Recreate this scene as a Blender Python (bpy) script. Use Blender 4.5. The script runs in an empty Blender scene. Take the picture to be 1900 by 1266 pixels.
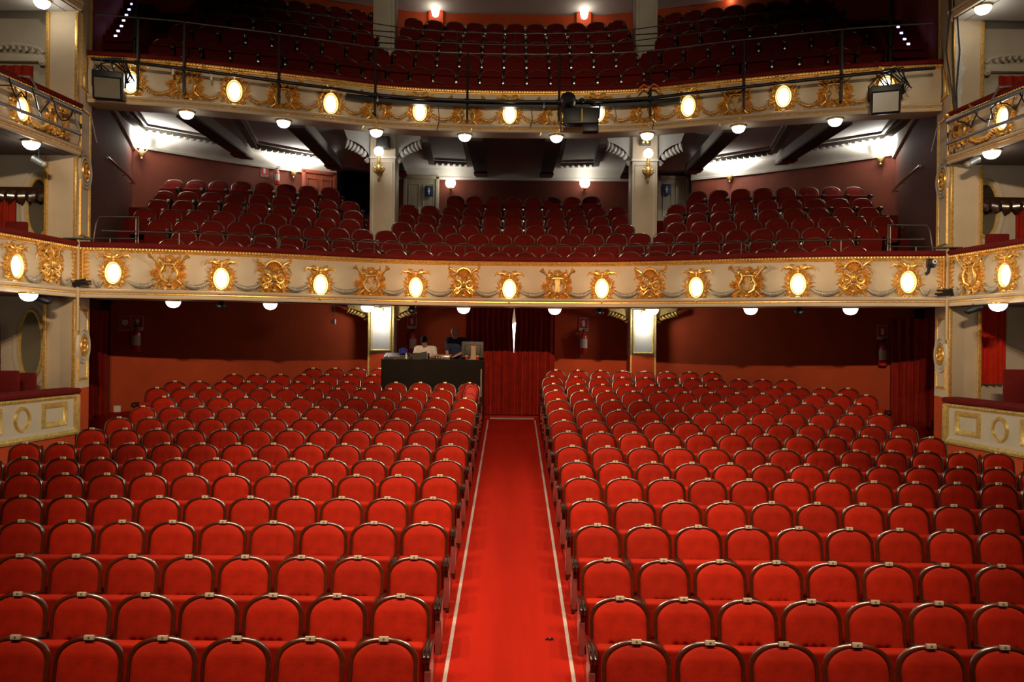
import bpy, bmesh, math, random
from math import sin, cos, pi, radians as R, sqrt, atan2
from mathutils import Vector, Matrix
random.seed(7)
SC = bpy.context.scene
COL = SC.collection

# ------------------------------------------------------------------ camera, world, exposure
F_PX = 1450.0            # focal length in pixels of a 1900 px wide frame
ROLL = 0.0105            # the photograph leans by about 0.6 degrees
CAM_Z = 3.10
cam_d = bpy.data.cameras.new('camera'); cam = bpy.data.objects.new('camera', cam_d); COL.objects.link(cam)
cam_d.sensor_width = 36.0; cam_d.lens = 36.0 * F_PX / 1900.0
cam_d.clip_end = 200
cam.matrix_world = Matrix.Translation((0, 0, CAM_Z)) @ Matrix.Rotation(R(90), 4, 'X') @ Matrix.Rotation(ROLL, 4, 'Z')
SC.camera = cam
vs = SC.view_settings
vs.view_transform = 'Standard'; vs.look = 'None'; vs.gamma = 1.0; vs.use_curve_mapping = False
vs.exposure = 0.0
w = bpy.data.worlds.new('dark_house'); SC.world = w; w.use_nodes = True
w.node_tree.nodes['Background'].inputs[0].default_value = (0.9, 0.62, 0.42, 1)
w.node_tree.nodes['Background'].inputs[1].default_value = 0.003
SC.cycles.use_denoising = True
SC.cycles.max_bounces = 6
SC.cycles.sample_clamp_indirect = 3.0

def spot(name, loc, aim, watts, size=60, blend=0.6, rad=0.15, col=(1.0, 0.72, 0.45)):
    l = bpy.data.lights.new(name, 'SPOT'); l.energy = watts; l.spot_size = R(size); l.spot_blend = blend
    l.shadow_soft_size = rad; l.color = col
    o = bpy.data.objects.new(name, l); COL.objects.link(o); o.location = loc
    o.rotation_euler = (Vector(aim) - Vector(loc)).to_track_quat('-Z', 'Y').to_euler()
    return o
# work lights and added fill spots over the stage edge (behind and above the camera) and the house lights high over the stalls
for az in (-28, -14, 0, 14, 28):
    spot('stage_work_and_fill_light', (az * 0.05, -0.5, 7.75), (az * 0.05 + 20 * math.tan(R(az)), 19.5, 5.1), 1850, 35, 1.0, 0.05, (1.0, 0.80, 0.56))
spot('stage_work_and_fill_light', (0, -0.5, 7.75), (0, 19.5, 12.4), 2600, 36, 1.0, 0.05, (1.0, 0.82, 0.60))  # added fill, aimed up to brighten the gallery columns
for az, pw, zz in ((-26, 1450, 3.6), (-13, 1500, 3.55), (0, 5000, 2.9), (13, 1500, 3.55), (26, 1450, 3.6)):
    spot('stage_spot', (az * 0.03, -0.5, 7.75), (az * 0.03 + 20 * math.tan(R(az)), 19.5, zz), pw, 23, 0.8, 0.05, (1.0, 0.56, 0.28))
for sx in (-1, 1):
    spot('stage_work_and_fill_light', (sx * 2.0, -0.5, 7.75), (sx * 8.2, 13.2, 2.2), 1050, 42, 1.0, 0.05, (1.0, 0.80, 0.56))  # added wide fill for the side boxes and outer seats
    spot('side_spot', (sx * 7.1, 11.2, 6.75), (-sx * 7.9, 12.9, 1.7), 3600, 36, 1.0, 0.06, (1.0, 0.84, 0.60))
for x in (-6.2, -4.2, -2.0, 2.0, 4.2, 6.2):
    spot('house_light', (x, 3.2 - 0.02 * x * x, 12.6), (x * 0.12, 10.4 if abs(x) < 3 else 8.3, 0.2), 1620, 50, 1.0, 0.22, (1.0, 0.72, 0.5))

def at(px, py, d):
    """The point at depth d that the photograph shows at pixel (px, py)."""
    dx, dy = px - 950.0, py - 633.0
    return Vector(((dx + ROLL * dy) * d / F_PX, d, CAM_Z - (dy - ROLL * dx) * d / F_PX))
def proj_x(p):
    u, v = p[0] * F_PX / p[1], (CAM_Z - p[2]) * F_PX / p[1]
    return 950 + u - ROLL * v

# ------------------------------------------------------------------ materials
MATS = {}
def mat(name, col, rough=0.6, metal=0.0, emit=None, estr=0.0, noise=0.0, nscale=20.0, bump=0.0, bscale=60.0, coat=0.0, sheen=0.0, rnd=0.0, spec=None, alpha=None, coords='Object'):
    m = bpy.data.materials.new(name); m.use_nodes = True
    nt = m.node_tree; b = nt.nodes['Principled BSDF']
    b.inputs['Base Color'].default_value = (*col, 1); b.inputs['Roughness'].default_value = rough
    b.inputs['Metallic'].default_value = metal
    if coat: b.inputs['Coat Weight'].default_value = coat; b.inputs['Coat Roughness'].default_value = 0.23; b.inputs['Coat IOR'].default_value = 2.0
    if sheen:
        b.inputs['Sheen Weight'].default_value = sheen; b.inputs['Sheen Roughness'].default_value = 0.4
        b.inputs['Sheen Tint'].default_value = (*[min(1, c * 1.6 + 0.05) for c in col], 1)
    if spec is not None: b.inputs['Specular IOR Level'].default_value = spec
    if emit: b.inputs['Emission Color'].default_value = (*emit, 1); b.inputs['Emission Strength'].default_value = estr
    tc = nt.nodes.new('ShaderNodeTexCoord')
    last = None
    if noise:
        n = nt.nodes.new('ShaderNodeTexNoise'); n.inputs['Scale'].default_value = nscale; n.inputs['Detail'].default_value = 5
        nt.links.new(tc.outputs[coords], n.inputs['Vector'])
        mr = nt.nodes.new('ShaderNodeMapRange'); mr.inputs[1].default_value = 0.3; mr.inputs[2].default_value = 0.7
        mr.inputs[3].default_value = 1 - noise; mr.inputs[4].default_value = 1 + noise
        nt.links.new(n.outputs['Fac'], mr.inputs[0]); last = mr.outputs[0]
    if rnd:
        oi = nt.nodes.new('ShaderNodeObjectInfo')
        mr = nt.nodes.new('ShaderNodeMapRange'); mr.inputs[3].default_value = 1 - rnd; mr.inputs[4].default_value = 1 + rnd
        nt.links.new(oi.outputs['Random'], mr.inputs[0])
        if last is None: last = mr.outputs[0]
        else:
            mm = nt.nodes.new('ShaderNodeMath'); mm.operation = 'MULTIPLY'
            nt.links.new(last, mm.inputs[0]); nt.links.new(mr.outputs[0], mm.inputs[1]); last = mm.outputs[0]
    if last is not None:
        vm = nt.nodes.new('ShaderNodeVectorMath'); vm.operation = 'SCALE'; vm.inputs[0].default_value = col
        nt.links.new(last, vm.inputs['Scale']); nt.links.new(vm.outputs[0], b.inputs['Base Color'])
    if bump:
        n = nt.nodes.new('ShaderNodeTexNoise'); n.inputs['Scale'].default_value = bscale; n.inputs['Detail'].default_value = 6
        nt.links.new(tc.outputs[coords], n.inputs['Vector'])
        bp = nt.nodes.new('ShaderNodeBump'); bp.inputs['Strength'].default_value = bump; bp.inputs['Distance'].default_value = 0.02
        nt.links.new(n.outputs['Fac'], bp.inputs['Height']); nt.links.new(bp.outputs[0], b.inputs['Normal'])
    MATS[name] = m
    return m

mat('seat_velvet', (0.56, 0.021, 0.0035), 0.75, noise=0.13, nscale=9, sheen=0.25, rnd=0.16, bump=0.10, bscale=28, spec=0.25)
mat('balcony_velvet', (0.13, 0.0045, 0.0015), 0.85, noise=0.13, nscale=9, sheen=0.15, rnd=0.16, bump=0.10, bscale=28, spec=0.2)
mat('seat_wood', (0.11, 0.022, 0.005), 0.28, noise=0.25, nscale=14, coat=1.0, rnd=0.3)
mat('dark_wood', (0.035, 0.012, 0.006), 0.2, noise=0.25, nscale=18, coat=0.6)
mat('end_velvet', (0.33, 0.06, 0.045), 0.8, noise=0.1)
mat('brass', (0.86, 0.62, 0.26), 0.30, 0.55, noise=0.08)
mat('dark_brass', (0.25, 0.15, 0.05), 0.4, 0.6)
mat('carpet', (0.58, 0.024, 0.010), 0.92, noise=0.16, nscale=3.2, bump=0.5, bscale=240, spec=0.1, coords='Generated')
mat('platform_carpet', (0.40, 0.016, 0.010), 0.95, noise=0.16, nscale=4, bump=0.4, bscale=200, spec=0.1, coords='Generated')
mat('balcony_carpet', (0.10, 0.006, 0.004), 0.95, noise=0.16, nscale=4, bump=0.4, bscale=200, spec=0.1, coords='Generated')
mat('line_white', (0.82, 0.68, 0.60), 0.6, noise=0.08, nscale=30)
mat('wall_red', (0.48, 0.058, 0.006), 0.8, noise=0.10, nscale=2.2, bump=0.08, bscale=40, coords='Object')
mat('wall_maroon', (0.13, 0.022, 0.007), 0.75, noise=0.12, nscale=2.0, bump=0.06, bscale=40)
mat('cream', (0.60, 0.49, 0.34), 0.55, noise=0.06, nscale=3.0, bump=0.05, bscale=30)
mat('cream_grey', (0.55, 0.49, 0.38), 0.6, noise=0.06, nscale=3.0)
mat('gold', (0.83, 0.50, 0.13), 0.36, 0.55, noise=0.30, nscale=26)
mat('gold_pale', (0.72, 0.52, 0.17), 0.42, 0.45, noise=0.22, nscale=18)
mat('silver_grey', (0.42, 0.38, 0.32), 0.45, 0.3, noise=0.2, nscale=20)
mat('rail_velvet', (0.13, 0.006, 0.005), 0.85, noise=0.12, nscale=6, sheen=0.1, spec=0.2)
mat('curtain_red', (0.30, 0.016, 0.005), 0.8, noise=0.18, nscale=5, sheen=0.2, spec=0.2)
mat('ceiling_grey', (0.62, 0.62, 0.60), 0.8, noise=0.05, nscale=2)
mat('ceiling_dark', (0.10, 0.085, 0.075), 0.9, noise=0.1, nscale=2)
mat('beam_dark', (0.05, 0.042, 0.038), 0.8, noise=0.1)
mat('plaster_white', (0.66, 0.64, 0.58), 0.7, noise=0.05, nscale=3)
mat('plaster_trim', (0.30, 0.28, 0.25), 0.7, noise=0.15, nscale=12)
mat('black_metal', (0.018, 0.018, 0.020), 0.42, 0.3)
mat('grey_metal', (0.30, 0.32, 0.34), 0.35, 0.7, noise=0.15, nscale=15)
mat('rail_metal', (0.10, 0.085, 0.075), 0.4, 0.6)
mat('black_cloth', (0.012, 0.009, 0.007), 0.95, noise=0.15, nscale=4)
mat('black_plastic', (0.014, 0.013, 0.013), 0.5)
mat('grey_plastic', (0.075, 0.066, 0.055), 0.5)
mat('beige_plastic', (0.52, 0.36, 0.20), 0.5)
mat('white_paint', (0.82, 0.80, 0.76), 0.5)
mat('paper', (0.78, 0.70, 0.58), 0.8)
mat('sign_red', (0.55, 0.020, 0.015), 0.5)
mat('extinguisher_red', (0.60, 0.020, 0.012), 0.3, coat=0.4)
mat('door_beige', (0.40, 0.36, 0.26), 0.6, noise=0.06)
mat('door_red', (0.33, 0.075, 0.035), 0.55, noise=0.1)
mat('sign_blue', (0.010, 0.030, 0.085), 0.5)
mat('mirror_glass', (0.25, 0.22, 0.17), 0.12, 0.9)
mat('flood_glass', (0.20, 0.185, 0.13), 0.25, noise=0.1, nscale=5)
mat('dark_navy', (0.012, 0.016, 0.024), 0.9)
mat('lamp_glass', (0.9, 0.88, 0.8), 0.4, emit=(1.0, 0.95, 0.84), estr=4.0)
mat('lamp_glass_cool', (0.9, 0.9, 0.88), 0.4, emit=(1.0, 0.95, 0.86), estr=7.0)
mat('oval_glass', (0.9, 0.88, 0.8), 0.4, emit=(1.0, 0.96, 0.88), estr=6.0)
mat('led', (0.6, 0.6, 0.9), 0.4, emit=(0.42, 0.45, 1.0), estr=9.0)
mat('amber_led', (0.8, 0.5, 0.1), 0.4, emit=(1.0, 0.62, 0.12), estr=1.6)
mat('yellow_tape', (0.75, 0.50, 0.04), 0.6)
mat('skin_fair', (0.55, 0.29, 0.19), 0.55, noise=0.06)
mat('skin_tan', (0.34, 0.17, 0.11), 0.55, noise=0.06)
mat('hair_black', (0.010, 0.008, 0.007), 0.9, noise=0.3, nscale=60)
mat('hair_grey', (0.10, 0.085, 0.075), 0.7, noise=0.3, nscale=60)
mat('shirt_white', (0.72, 0.68, 0.66), 0.8, noise=0.05)
mat('shirt_print', (0.25, 0.22, 0.22), 0.8)
mat('shirt_navy', (0.018, 0.030, 0.075), 0.85, noise=0.1)
mat('trousers_dark', (0.02, 0.02, 0.028), 0.85)
mat('bag_red', (0.85, 0.075, 0.05), 0.65, noise=0.08)
mat('bag_dark', (0.22, 0.010, 0.010), 0.7)
mat('cap_blue', (0.02, 0.03, 0.35), 0.7)
mat('plaster_patch', (0.62, 0.60, 0.54), 0.85, noise=0.15, nscale=14)
mat('orange_tape', (0.75, 0.16, 0.05), 0.6)

# brass plate with the small dark seat number in its middle
def plate_material():
    m = mat('number_plate', (0.88, 0.66, 0.30), 0.30, 0.15)
    nt = m.node_tree; b = nt.nodes['Principled BSDF']
    tc = nt.nodes.new('ShaderNodeTexCoord'); mp = nt.nodes.new('ShaderNodeMapping')
    mp.inputs['Location'].default_value = (-0.5, 0, -0.5); nt.links.new(tc.outputs['Generated'], mp.inputs[0])
    mp.inputs['Scale'].default_value = (5.0, 0.0, 2.6)
    mp2 = nt.nodes.new('ShaderNodeVectorMath'); mp2.operation = 'LENGTH'
    mp.vector_type = 'POINT'
    sub = nt.nodes.new('ShaderNodeVectorMath'); sub.operation = 'SUBTRACT'; sub.inputs[1].default_value = (0.5, 0.5, 0.5)
    nt.links.new(tc.outputs['Generated'], sub.inputs[0])
    mul = nt.nodes.new('ShaderNodeVectorMath'); mul.operation = 'MULTIPLY'; mul.inputs[1].default_value = (5.5, 0.0, 2.6)
    nt.links.new(sub.outputs[0], mul.inputs[0]); nt.links.new(mul.outputs[0], mp2.inputs[0])
    cr = nt.nodes.new('ShaderNodeValToRGB')
    cr.color_ramp.elements[0].position = 0.55; cr.color_ramp.elements[0].color = (0.35, 0.20, 0.06, 1)
    cr.color_ramp.elements[1].position = 0.75; cr.color_ramp.elements[1].color = (0.98, 0.90, 0.62, 1)  # near-white: the plate's specular highlight is put into its colour
    nt.links.new(mp2.outputs['Value'], cr.inputs[0]); nt.links.new(cr.outputs[0], b.inputs['Base Color'])
plate_material()

# ------------------------------------------------------------------ mesh building
class Geo:
    def __init__(s): s.v = []; s.f = []
    def add(s, vs_, fs, M=None):
        k = len(s.v)
        s.v += [tuple(M @ Vector(p)) for p in vs_] if M is not None else [tuple(p) for p in vs_]
        s.f += [tuple(i + k for i in f) for f in fs]
        return s
    def box(s, x0, x1, y0, y1, z0, z1, M=None, bev=0.0, seg=2):
        if bev <= 0:
            return s.add([(x0, y0, z0), (x1, y0, z0), (x1, y1, z0), (x0, y1, z0), (x0, y0, z1), (x1, y0, z1), (x1, y1, z1), (x0, y1, z1)],
                         [(0, 3, 2, 1), (4, 5, 6, 7), (0, 1, 5, 4), (1, 2, 6, 5), (2, 3, 7, 6), (3, 0, 4, 7)], M)
        bm = bmesh.new(); bmesh.ops.create_cube(bm, size=1.0)
        for v in bm.verts: v.co = Vector((x0 + (v.co.x + 0.5) * (x1 - x0), y0 + (v.co.y + 0.5) * (y1 - y0), z0 + (v.co.z + 0.5) * (z1 - z0)))
        bmesh.ops.bevel(bm, geom=bm.edges[:], offset=bev, segments=seg, profile=0.6, affect='EDGES')
        return s.bm(bm, M)
    def bm(s, bm, M=None):
        bm.verts.index_update()
        s.add([v.co.copy() for v in bm.verts], [[v.index for v in f.verts] for f in bm.faces], M); bm.free(); return s
    def tube(s, pts, r, n=8, M=None, flat=1.0, closed=False):
        P = [Vector(p) for p in pts]; k = len(P)
        rr = r if isinstance(r, (list, tuple)) else [r] * k
        vs_, fs = [], []
        up = Vector((0, 0, 1)); t0 = (P[1] - P[0]).normalized()
        if abs(t0.dot(up)) > 0.95: up = Vector((0, 1, 0))
        for i in range(k):
            if closed: t = (P[(i + 1) % k] - P[i - 1]).normalized()
            else: t = (P[min(i + 1, k - 1)] - P[max(i - 1, 0)]).normalized()
            a = up - t * up.dot(t)
            if a.length < 1e-4: a = Vector((1, 0, 0)) - t * t.x
            a.normalize(); b = t.cross(a); up = a
            for j in range(n):
                q = 2 * pi * j / n
                vs_.append(P[i] + a * (cos(q) * rr[i] * flat) + b * (sin(q) * rr[i]))
        for i in range(k if closed else k - 1):
            i2 = (i + 1) % k
            for j in range(n):
                fs.append((i * n + j, i * n + (j + 1) % n, i2 * n + (j + 1) % n, i2 * n + j))
        if not closed: fs.append(tuple(range(n - 1, -1, -1))); fs.append(tuple((k - 1) * n + j for j in range(n)))
        return s.add(vs_, fs, M)
    def lathe(s, prof, n=20, M=None, a0=0.0, a1=2 * pi):
        full = abs(a1 - a0 - 2 * pi) < 1e-6; m = n if full else n + 1
        vs_, fs = [], []
        for r, z in prof:
            for j in range(m):
                q = a0 + (a1 - a0) * j / n
                vs_.append((r * cos(q), r * sin(q), z))
        for i in range(len(prof) - 1):
            for j in range(n):
                fs.append((i * m + j, i * m + (j + 1) % m, (i + 1) * m + (j + 1) % m, (i + 1) * m + j))
        if full:
            if prof[0][0] > 1e-5: fs.append(tuple(range(m - 1, -1, -1)))
            if prof[-1][0] > 1e-5: fs.append(tuple((len(prof) - 1) * m + j for j in range(m)))
        return s.add(vs_, fs, M)
    def ball(s, c, r, n=10, M=None, rot=None):
        rx, ry, rz = (r, r, r) if not isinstance(r, (tuple, list)) else r
        T = Matrix.Translation(c) @ (rot if rot is not None else Matrix.Identity(4)) @ Matrix.Diagonal((rx, ry, rz, 1))
        prof = [(sin(pi * i / n), -cos(pi * i / n)) for i in range(n + 1)]
        prof[0] = (0.001, -1); prof[-1] = (0.001, 1)
        return s.lathe(prof, max(8, n + 2), (M @ T) if M is not None else T)
    def prism(s, poly, y0, y1, M=None):
        """A closed outline in the x-z plane, thickened from y0 to y1 (outline counter-clockwise seen from -y)."""
        k = len(poly)
        vs_ = [(x, y0, z) for x, z in poly] + [(x, y1, z) for x, z in poly]
        fs = [tuple(range(k)), tuple(range(2 * k - 1, k - 1, -1))] + [(i, i + k, (i + 1) % k + k, (i + 1) % k) for i in range(k)]
        return s.add(vs_, fs, M)
    def sweep(s, path, prof, closed=False, z0=0.0):
        """path: [(x, y)] in plan; prof: [(n, z)], n towards the right-hand normal (ty, -tx) of the path."""
        P = [Vector(p[:2]) for p in path]; k = len(P); m = len(prof)
        vs_, fs = [], []
        for i in range(k):
            t = (P[min(i + 1, k - 1)] - P[max(i - 1, 0)]).normalized(); nn = Vector((t.y, -t.x))
            for n_, z in prof: vs_.append((P[i].x + nn.x * n_, P[i].y + nn.y * n_, z + z0))
        for i in range(k - 1):
            for j in range(m if closed else m - 1):
                j2 = (j + 1) % m
                fs.append((i * m + j, i * m + j2, (i + 1) * m + j2, (i + 1) * m + j))
        if closed: fs += [tuple(range(m)), tuple((k - 1) * m + j for j in range(m - 1, -1, -1))]
        return s.add(vs_, fs)
    def ring(s, rx, rz, prof, n=36, M=None):
        """An oval moulding in the x-z plane; prof: [(outward, -y depth)]."""
        vs_, fs = [], []; m = len(prof)
        for i in range(n):
            q = 2 * pi * i / n
            for o, y in prof: vs_.append(((rx + o) * cos(q), y, (rz + o) * sin(q)))
        for i in range(n):
            i2 = (i + 1) % n
            for j in range(m - 1): fs.append((i * m + j, i2 * m + j, i2 * m + j + 1, i * m + j + 1))
        return s.add(vs_, fs, M)
    def frame(s, x0, x1, z0, z1, wd, prof_h=0.03, M=None, y=0.0):
        """A raised moulding round a rectangle in the x-z plane."""
        offs = [(0.0, 0.0), (wd * 0.25, -prof_h), (wd * 0.7, -prof_h * 0.7), (wd, 0.0)]
        vs_, fs = [], []; m = 4
        for sx, sz, cx, cz in ((1, 1, x0, z0), (-1, 1, x1, z0), (-1, -1, x1, z1), (1, -1, x0, z1)):
            for o, yy in offs: vs_.append((cx + sx * o, y + yy, cz + sz * o))
        for i in range(4):
            i2 = (i + 1) % 4
            for j in range(m - 1): fs.append((i * m + j, i2 * m + j, i2 * m + j + 1, i * m + j + 1))
        return s.add(vs_, fs, M)
    def leaf(s, x, z, ang, L, W, curl=0.0, h=0.02, y=0.0, M=None):
        n = 6; vs_, fs = [], []; px_, pz = x, z
        for i in range(n + 1):
            t = i / n; a = ang + curl * t
            hw = W * 0.5 * sin(pi * (0.08 + 0.92 * t) ** 0.75) if i < n else 0.001
            cx, cz = px_, pz; nx, nz = -sin(a), cos(a)
            ht = h * sin(pi * (0.15 + 0.8 * t))
            vs_ += [(cx + nx * hw, y, cz + nz * hw), (cx, y - ht, cz), (cx - nx * hw, y, cz - nz * hw)]
            px_ += cos(a) * L / n; pz += sin(a) * L / n
        for i in range(n):
            for j in range(2): fs.append((i * 3 + j, i * 3 + j + 1, (i + 1) * 3 + j + 1, (i + 1) * 3 + j))
        return s.add(vs_, fs, M)
    def scroll(s, x, z, r, turns, a0, sgn=1, th=0.014, y=-0.012, M=None):
        n = int(12 * turns) + 2; pts, rr = [], []
        for i in range(n):
            t = i / (n - 1); a = a0 + sgn * t * turns * 2 * pi; q = r * (1 - 0.85 * t)
            pts.append((x + cos(a) * q, y - 0.01 * t, z + sin(a) * q)); rr.append(th * (0.6 + 0.8 * t))
        s.tube(pts, rr, 6, M); s.ball(pts[-1], th * 1.8, 5, M); return s
    def make(s, name, material, parent=None, loc=None, rz=None, smooth=40, mods=None):
        me = bpy.data.meshes.new(name); me.from_pydata(s.v, [], s.f); me.validate(); me.update()
        if smooth:
            me.polygons.foreach_set('use_smooth', [True] * len(me.polygons))
            me.set_sharp_from_angle(angle=R(smooth))
        me.materials.append(MATS[material] if isinstance(material, str) else material)
        return link(name, me, parent, loc, rz)
def link(name, me, parent=None, loc=None, rz=None):
    o = bpy.data.objects.new(name, me); COL.objects.link(o)
    if parent is not None: o.parent = parent
    if loc is not None: o.location = loc
    if rz is not None: o.rotation_euler = (0, 0, rz)
    return o
def tag(o, label, cat, group=None):
    o['label'] = label; o['category'] = cat
    if group: o['group'] = group
    return o
def thing(name, label, cat, loc=(0, 0, 0), rz=0.0, group=None):
    o = link(name, None, None, loc, rz); return tag(o, label, cat, group)
def struct(o): o['kind'] = 'structure'; return o
def lamp(parent, loc, watts, col=(1.0, 0.88, 0.7), rad=0.05):
    l = bpy.data.lights.new('bulb', 'POINT'); l.energy = watts; l.color = col; l.shadow_soft_size = rad
    o = bpy.data.objects.new('bulb', l); COL.objects.link(o); o.parent = parent; o.location = loc; return o
ORD = ['zeroth', 'first', 'second', 'third', 'fourth', 'fifth', 'sixth', 'seventh', 'eighth', 'ninth', 'tenth', 'eleventh', 'twelfth', 'thirteenth',
       'fourteenth', 'fifteenth', 'sixteenth', 'seventeenth', 'eighteenth', 'nineteenth', 'twentieth']
def nth(i):
    if i <= 20: return ORD[i]
    return {2: 'twenty', 3: 'thirty', 4: 'forty'}[i // 10] + '-' + ORD[i % 10] if i % 10 else {3: 'thirtieth', 4: 'fortieth'}[i // 10]
def hermite(tab, x):
    x = abs(x)
    if x >= tab[-1][0]: return tab[-1][1]
    for i in range(len(tab) - 1):
        if x <= tab[i + 1][0]:
            x0, y0 = tab[i]; x1, y1 = tab[i + 1]; h = x1 - x0; t = (x - x0) / h
            m0 = 0 if i == 0 else (y1 - tab[i - 1][1]) / (x1 - tab[i - 1][0])
            m1 = (tab[i + 2][1] - y0) / (tab[i + 2][0] - x0) if i + 2 < len(tab) else (y1 - y0) / h
            return (2 * t**3 - 3 * t**2 + 1) * y0 + (t**3 - 2 * t**2 + t) * h * m0 + (-2 * t**3 + 3 * t**2) * y1 + (t**3 - t**2) * h * m1
GL = [(0, 0), (1.5, .07), (2.7, .35), (4.7, 1.15), (6.2, 1.55), (7.75, 1.8)]
GU = [(0, 0), (1.3, .05), (2.6, .24), (3.8, .68), (4.9, 1.06), (5.65, 1.3), (6.5, 1.55), (7.9, 1.8)]
def g_low(x): return hermite(GL, x)
def g_up(x): return hermite(GU, x)
def lin(a, b, n): return [a + (b - a) * i / (n - 1) for i in range(n)]
LOW = [(x, 15.75 - g_low(x)) for x in lin(-7.75, 7.75, 97)]
UPP = [(x, 16.2 - g_up(x)) for x in lin(-7.86, 7.86, 97)]
def on_path(path, px, z):
    """Where a front line passes the photograph's column px: the point, the direction to its right and its outward normal."""
    best = None
    for i in range(len(path) - 1):
        for t in (0, .1, .2, .3, .4, .5, .6, .7, .8, .9):
            p = (path[i][0] * (1 - t) + path[i + 1][0] * t, path[i][1] * (1 - t) + path[i + 1][1] * t)
            e = abs(proj_x((p[0], p[1], z)) - px)
            if best is None or e < best[0]: best = (e, p, i)
    _, p, i = best
    a, b = path[max(i - 1, 0)], path[min(i + 2, len(path) - 1)]
    t = Vector((b[0] - a[0], b[1] - a[1])).normalized()
    return Vector((p[0], p[1], z)), atan2(t.y, t.x), Vector((t.y, -t.x, 0))
def ypx(py, px, d): return at(px, py, d).z
# ------------------------------------------------------------------ the stalls: floor, walls, seats
PITCH = 0.548
# depth of each row, its floor height, seats in the left block, seats in the right block, first seat's distance from the aisle axis
ROWS = [(5.70, 0.000, 7, 7, .93, .95), (6.595, 0.030, 8, 8, .93, .95), (7.49, 0.111, 9, 9, .93, .95), (8.385, 0.239, 10, 10, .93, .95), (9.28, 0.329, 11, 11, .93, .95),
        (10.175, 0.445, 12, 12, .93, .95), (11.07, 0.5175, 14, 14, .93, .95), (11.965, 0.615, 13, 13, .93, .95), (12.86, 0.734, 12, 12, .93, .95),
        (13.755, 0.83, 12, 12, .93, .94), (14.65, 0.952, 12, 12, .93, .94), (15.545, 1.069, 12, 12, .93, .94), (16.44, 1.194, 13, 13, .93, .94),
        (17.335, 1.284, 13, 13, .94, .94), (18.23, 1.409, 7, 11, 3.23, .96), (19.125, 1.528, 4, 8, 3.25, 1.09)]
def aisle_z(d): return 0.087 * (d - 5.7)
g = Geo(); ds = [0.5] + [5.7 + i for i in range(15)]
for a, b in zip(ds, ds[1:]): g.add([(-.66, a, aisle_z(a)), (.68, a, aisle_z(a)), (.68, b, aisle_z(b)), (-.66, b, aisle_z(b))], [(0, 1, 2, 3)])
struct(g.make('floor', 'carpet', smooth=0))
prof = [(0.5, -0.45)] + [(d, max(z, aisle_z(d) + 0.002)) for d, z, *_ in ROWS] + [(20.4, 1.70)]
for sx, nm in ((-1, 'floor_left'), (1, 'floor_right')):
    g = Geo(); x0 = .66 if sx < 0 else .68
    for (a, za), (b, zb) in zip(prof, prof[1:]):
        xs = [(x0, 0), (4, -.018), (10.0, -.05)]
        for (xa, da), (xb, db) in zip(xs, xs[1:]):
            q = [(sx * xa, a, za + da), (sx * xb, a, za + db), (sx * xb, b, zb + db), (sx * xa, b, zb + da)]
            g.add(q, [(0, 1, 2, 3) if sx > 0 else (3, 2, 1, 0)])
        g.add([(sx * x0, a, aisle_z(a) - .05), (sx * x0, a, za), (sx * x0, b, zb), (sx * x0, b, aisle_z(b) - .05)], [(0, 1, 2, 3) if sx < 0 else (3, 2, 1, 0)])
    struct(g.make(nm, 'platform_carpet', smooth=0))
for sx, nm in ((-1, 'trim_1'), (1, 'trim_2')):       # the pale strip along either edge of the aisle carpet
    g = Geo(); xa, xb = (-.58, -.545) if sx < 0 else (.56, .595)
    for a, b in zip(lin(2, 19.1, 30), lin(2, 19.1, 30)[1:]):
        g.add([(xa, a, aisle_z(a) + .004), (xb, a, aisle_z(a) + .004), (xb, b, aisle_z(b) + .004), (xa, b, aisle_z(b) + .004)], [(0, 1, 2, 3)])
    o = struct(g.make(nm, 'line_white', smooth=0))
g = Geo().box(-.52, .56, 19.22, 19.32, aisle_z(19.2) - .02, aisle_z(19.3) + .03)
struct(g.make('trim_3', 'grey_metal', smooth=0))

# ---- the stalls seat: parts are built once in the seat's own frame (origin on the floor under the backrest, sitter faces -y)
LEAN = Matrix.Rotation(R(-9), 4, 'X')
def arch(hw, z0, z1, n=26, e=2.25, rise=.175):
    """Backrest outline: straight sides, then a broad superellipse arch."""
    pts = [(-hw, z0)]
    for i in range(n + 1):
        q = pi - pi * i / n; c, s_ = cos(q), sin(q)
        pts.append((hw * (1 if c > 0 else -1) * abs(c) ** (2 / e), z1 - rise + rise * abs(s_) ** (2 / e)))
    pts.append((hw, z0)); return pts
def seat_frame_geo(hw=.258, z0=.30, z1=.885, wd=.029, th=.05):
    g = Geo(); outer = arch(hw, z0, z1); inner = arch(hw - wd, z0, z1 - wd)
    m = len(outer); prof = [(0, 0.014), (0, -.006), (.083, -.0087), (.176, -.0111), (.276, -.0132), (.383, -.0150), (.497, -.0165), (.76, -.0172), (.93, -.014), (1.0, -.004), (1.0, 0.012)]
    vs_, fs = [], []
    for (ox, oz), (ix, iz) in zip(outer, inner):
        for t, y in prof: vs_.append((ox + (ix - ox) * t, y, oz + (iz - oz) * t))
    k = len(prof)
    for i in range(m - 1):
        for j in range(k): fs.append((i * k + j, (i + 1) * k + j, (i + 1) * k + (j + 1) % k, i * k + (j + 1) % k))
    g.add(vs_, fs, LEAN)
    g.prism([(x, z) for x, z in reversed(arch(hw - .006, z0, z1 - .006, 16))], .012, .024, LEAN)      # wooden back shell
    return g
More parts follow.
